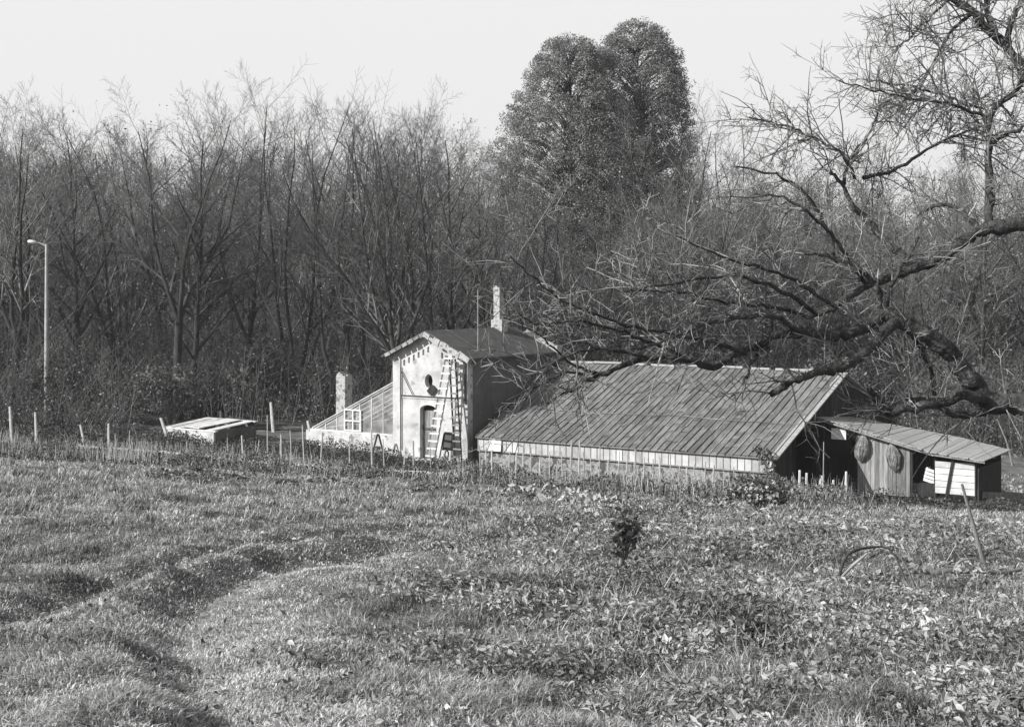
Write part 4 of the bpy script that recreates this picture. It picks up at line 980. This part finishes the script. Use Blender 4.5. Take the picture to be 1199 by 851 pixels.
apple = thing('apple_tree', 'old leaning apple tree with low arching dark limbs and tangled twigs', 'tree', (root_xy.x, YA, za_))
base = np.array([root_xy.x, YA, za_])
def p3(a, b_, dy): v = P(a, b_, YA+dy*1.3); return np.array(v)-base
rg = np.random.default_rng(21); limbs = []; tw = []
def crook(pts, amp):
    q = pts.copy(); n = len(q); q[1:-1] += rg.normal(0, amp, (n-2, 3)); return q
for pts, r0, r1 in LIMBS:
    n = max(6, 5*len(pts)); S = spline([p3(*p) for p in pts], n); 
    if pts[0][1] == 612: S[0][2] = -.2
    if r0 < 6: r0, r1 = (r0*1.05, r1*1.0) if sum(p[1] for p in pts)/len(pts) < 330 else (r0*1.3, r1*1.25)
    r = np.interp(np.linspace(0, 1, n), [0, 1], [r0/100, r1/100])*(1+rg.normal(0, .07, n))
    if r0 >= 30: r[0] *= 1.35; r[1] *= 1.12
    S = crook(S, .012+.10*r1/100); limbs.append((S, r))
SP = {2: (.95, 7, .13, .0125, .0055), 1: (.42, 5, .15, .0075, .004), 0: (.16, 4, .18, .0052, .003)}
def side(S, r, count, lvl, big=1.0):
    n = len(S); seg = np.diff(S, axis=0); L0, k, wg, ra, rb2 = SP[lvl]
    for _ in range(count):
        i = rg.integers(max(1, int(n*.12)), n-1); q = S[i]; t_ = unit(seg[min(i, n-2)])
        d = unit(np.cross(t_, rg.normal(0, 1, 3))); d = unit(d+t_*rg.uniform(.15, 1.3)+np.array([-.10, 0, rg.uniform(-.2, .6)]))
        L = L0*rg.uniform(.4, 1.35)*big; pts = [q]; dd = d; bend = np.array([0, 0, rg.uniform(-.10, .06)])
        for j in range(k-1):
            dd = unit(dd+rg.normal(0, wg, 3)+bend); pts.append(pts[-1]+dd*L/(k-1))
        pts = np.array(pts); f = min(1.0, r[i]*.9/ra); rr = np.maximum(np.linspace(ra, rb2, k)*max(f, .6), .003)
        tw.append((pts, rr))
        if lvl > 0: side(pts, rr, int(rg.integers(3, 7)*(1 if lvl == 2 else .8)), lvl-1)
for (pts, r0, r1), (S, r) in zip(LIMBS, limbs):
    ln = np.linalg.norm(np.diff(S, axis=0), axis=1).sum()
    if r0 >= 30: continue
    mx = sum(p[0] for p in pts)/len(pts); my = sum(p[1] for p in pts)/len(pts)
    side(S, r, int(ln*(3.0 if mx < 720 else 4.2 if my > 330 else 12.5)*(1 if r1 < 5 else .5)), 2)
mt = MB(); tube_list(mt, limbs[:1], 12); mt.obj('trunk', M['apple_bark'], apple, smooth=True)
ml = MB(); tube_list(ml, limbs[1:], 8); ml.obj('limbs', M['apple_bark'], apple, smooth=True)
mt = MB(); tube_list(mt, [q for q in tw if q[1][0] > .012], 5); tube_list(mt, [q for q in tw if q[1][0] <= .012], 3); mt.obj('twigs', M['apple_twig'], apple, smooth=True)
print('apple twigs', len(tw))

# ------------------------------------------------------------------ small plants and rubbish in the field
def small_bush(name, label, px, py, H, W, n, s, m, Y=None, cat='plant', stems=True):
    x, Y_ = gpx(px, py); z = gzf(x, Y_); r_ = np.random.default_rng(int(px)); root = thing(name, label, cat, (x, Y_, z))
    st = []; ml = MB()
    for i in range(12):
        a = r_.random()*6.28; sp = r_.random()*W; e = np.array([math.cos(a)*sp, math.sin(a)*sp, H*r_.uniform(.45, 1)]); st.append((np.array([[0, 0, -.03], e*[.4, .4, .6], e]), np.array([.010, .007, .003])*max(1, Y_/20)))
        leaf_cloud(ml, e*.85, (W*.35, W*.35, H*.22), n//12, s, r_)
    mb = MB(); tube_list(mb, st, 4); mb.obj('stems', M['twig'], root); ml.obj('foliage', m, root); return root
small_bush('sapling', 'small dark upright plant alone in the middle of the field', 672, 604, .85, .28, 380, .042, M['bush'])
small_bush('weed_clump', 'dark low weed clump in the lower middle of the right field', 770, 660, .22, .28, 500, .022, M['bush'])
fb_ = small_bush('flower_bush', 'round dark bush with pale blossoms before the glasshouse corner', 768, 562, 1.0, 1.1, 2600, .05, M['bush'], cat='bush')
r_ = np.random.default_rng(4); mb = MB()
for i in range(46):
    c = np.array([r_.normal(0, .45), -.5+r_.normal(0, .2), .62+r_.normal(0, .16)]); leaf_cloud(mb, c, (.05, .05, .05), 7, .035, r_)
mb.obj('blossom', M['petal'], fb_)
# climber on the glasshouse corner
cx = A.x+(GL-.05)*ux-.5*vx; cy = A.y+(GL-.05)*uy-.5*vy; cl_ = thing('climbing_plant', 'leafy climber on a stem at the near corner of the glasshouse', 'plant', (cx, cy, gzf(cx, cy)))
mb = MB(); tube_list(mb, [(np.array([[0, 0, -.1], [.05, 0, .8], [-.1, 0, 1.5], [-.25, 0, 2.0]]), np.array([.06, .045, .03, .015])), (np.array([[.3, 0, -.1], [.25, -.02, .6], [.02, 0, 1.3], [.05, 0, 1.6]]), np.array([.05, .04, .02, .01]))], 6); mb.obj('stem', M['wood'], cl_)
mb = MB()
for z_, x_ in ((1.9, -.3), (1.5, -.1), (1.2, .1), (1.75, .05), (.8, .15), (.4, 0)): leaf_cloud(mb, (x_, 0, z_), (.28, .2, .22), 70, .06, r_)
mb.obj('foliage', M['bush'], cl_)

# tangle of dead branches, right of the field
def stick(label, pts, r, name='dead_branch', m='wood', cat='branch', group=None):
    W = []
    for px, py, yb, up in pts: x, Y_ = gpx(px, yb); W.append(np.array(P(px, py, Y_)))
    o0 = W[0].copy(); o0[2] = gzf(W[0][0], W[0][1]); S = spline([q-o0 for q in W], 12)
    mb = MB(); tubes(mb, [S], [np.linspace(r, r*.5, 12)], 6); o = mb.obj(name, M[m], smooth=True); o.location = o0; tag(o, label, cat, group); return o
stick('long stick standing slanted in the field before the shed', [(930, 606, 606, 0), (922, 577, 606, 0), (912, 541, 606, 0)], .035, 'slanted_stick', cat='stick')
stick('bent pale stalk arching over the weeds before the shed', [(824, 610, 612, 0), (830, 592, 612, 0), (845, 586, 611, 0), (862, 588, 611, 0), (873, 612, 612, 0)], .02, m='bark')
stick('broad pale dead leaf stalk at the left of the arching stalk', [(822, 611, 612, 0), (833, 600, 612, 0), (845, 590, 612, 0)], .03, m='dry')
stick('dead branch lying flat near the foot of the slanted stick', [(888, 605, 611, 0), (915, 602, 610, 0), (940, 604, 609, 0), (958, 600, 608, 0)], .05)
stick('curved dead stalk left of the slanted stick', [(903, 607, 609, 0), (910, 596, 609, 0), (920, 594, 609, 0), (930, 599, 609, 0)], .02)
stick('short leaning stalk in the weeds below the shed wall', [(880, 618, 620, 0), (873, 600, 620, 0), (866, 590, 620, 0)], .014)
# leaning poles and rubbish to the right of the shed
for q, lab in (([(948, 528, 541, 0), (944, 512, 541, 0), (937, 495, 541, 0)], 'pale broken pole leaning behind the plank fence'), ([(960, 530, 541, 0), (966, 508, 541, 0), (975, 492, 541, 0)], 'second broken pole leaning right behind the plank fence')):
    stick(lab, q, .055, 'leaning_pole', 'wood', 'pole')
# pale rubbish by the beds
rb_ = np.random.default_rng(12)
for px, py, s, lab in ((594, 551, .35, 'heap of pale wilted leaves left of the others by the beds'), (606, 550, .25, 'small pale litter scrap second from left by the beds'), (623, 555, .5, 'largest pale litter heap before the glasshouse beds'), (642, 553, .4, 'pale upright litter scrap right of the largest heap'), (659, 562, .4, 'flat pale litter scrap furthest right by the beds'), (727, 623, .10, 'small white scrap lying among the field weeds')):
    x, Y_ = gpx(px, py); mb = MB(); leaf_cloud(mb, (0, 0, s*.35), (s*1.1, s*.7, s*.55), 46, .11 if s > .2 else .03, rb_, .3)
    o = mb.obj('litter', M['rag']); o.location = (x, Y_, gzf(x, Y_)+(.10 if s > .2 else .02)); tag(o, lab, 'litter')

# ------------------------------------------------------------------ the thin autumn haze
hm = bpy.data.materials.new('haze'); hm.use_nodes = True; hn = hm.node_tree.nodes; hn.clear()
ho = hn.new('ShaderNodeOutputMaterial'); pv = hn.new('ShaderNodeVolumePrincipled'); pv.inputs['Color'].default_value = (.9, .9, .9, 1); pv.inputs['Density'].default_value = .00045; pv.inputs['Anisotropy'].default_value = .1
hm.node_tree.links.new(pv.outputs[0], ho.inputs['Volume'])
hb = MB(); hb.box((0, 270, 21), (920, 700, 56)); tag(hb.obj('haze', hm), 'thin pale autumn haze over meadow and wood', None, kind='stuff')
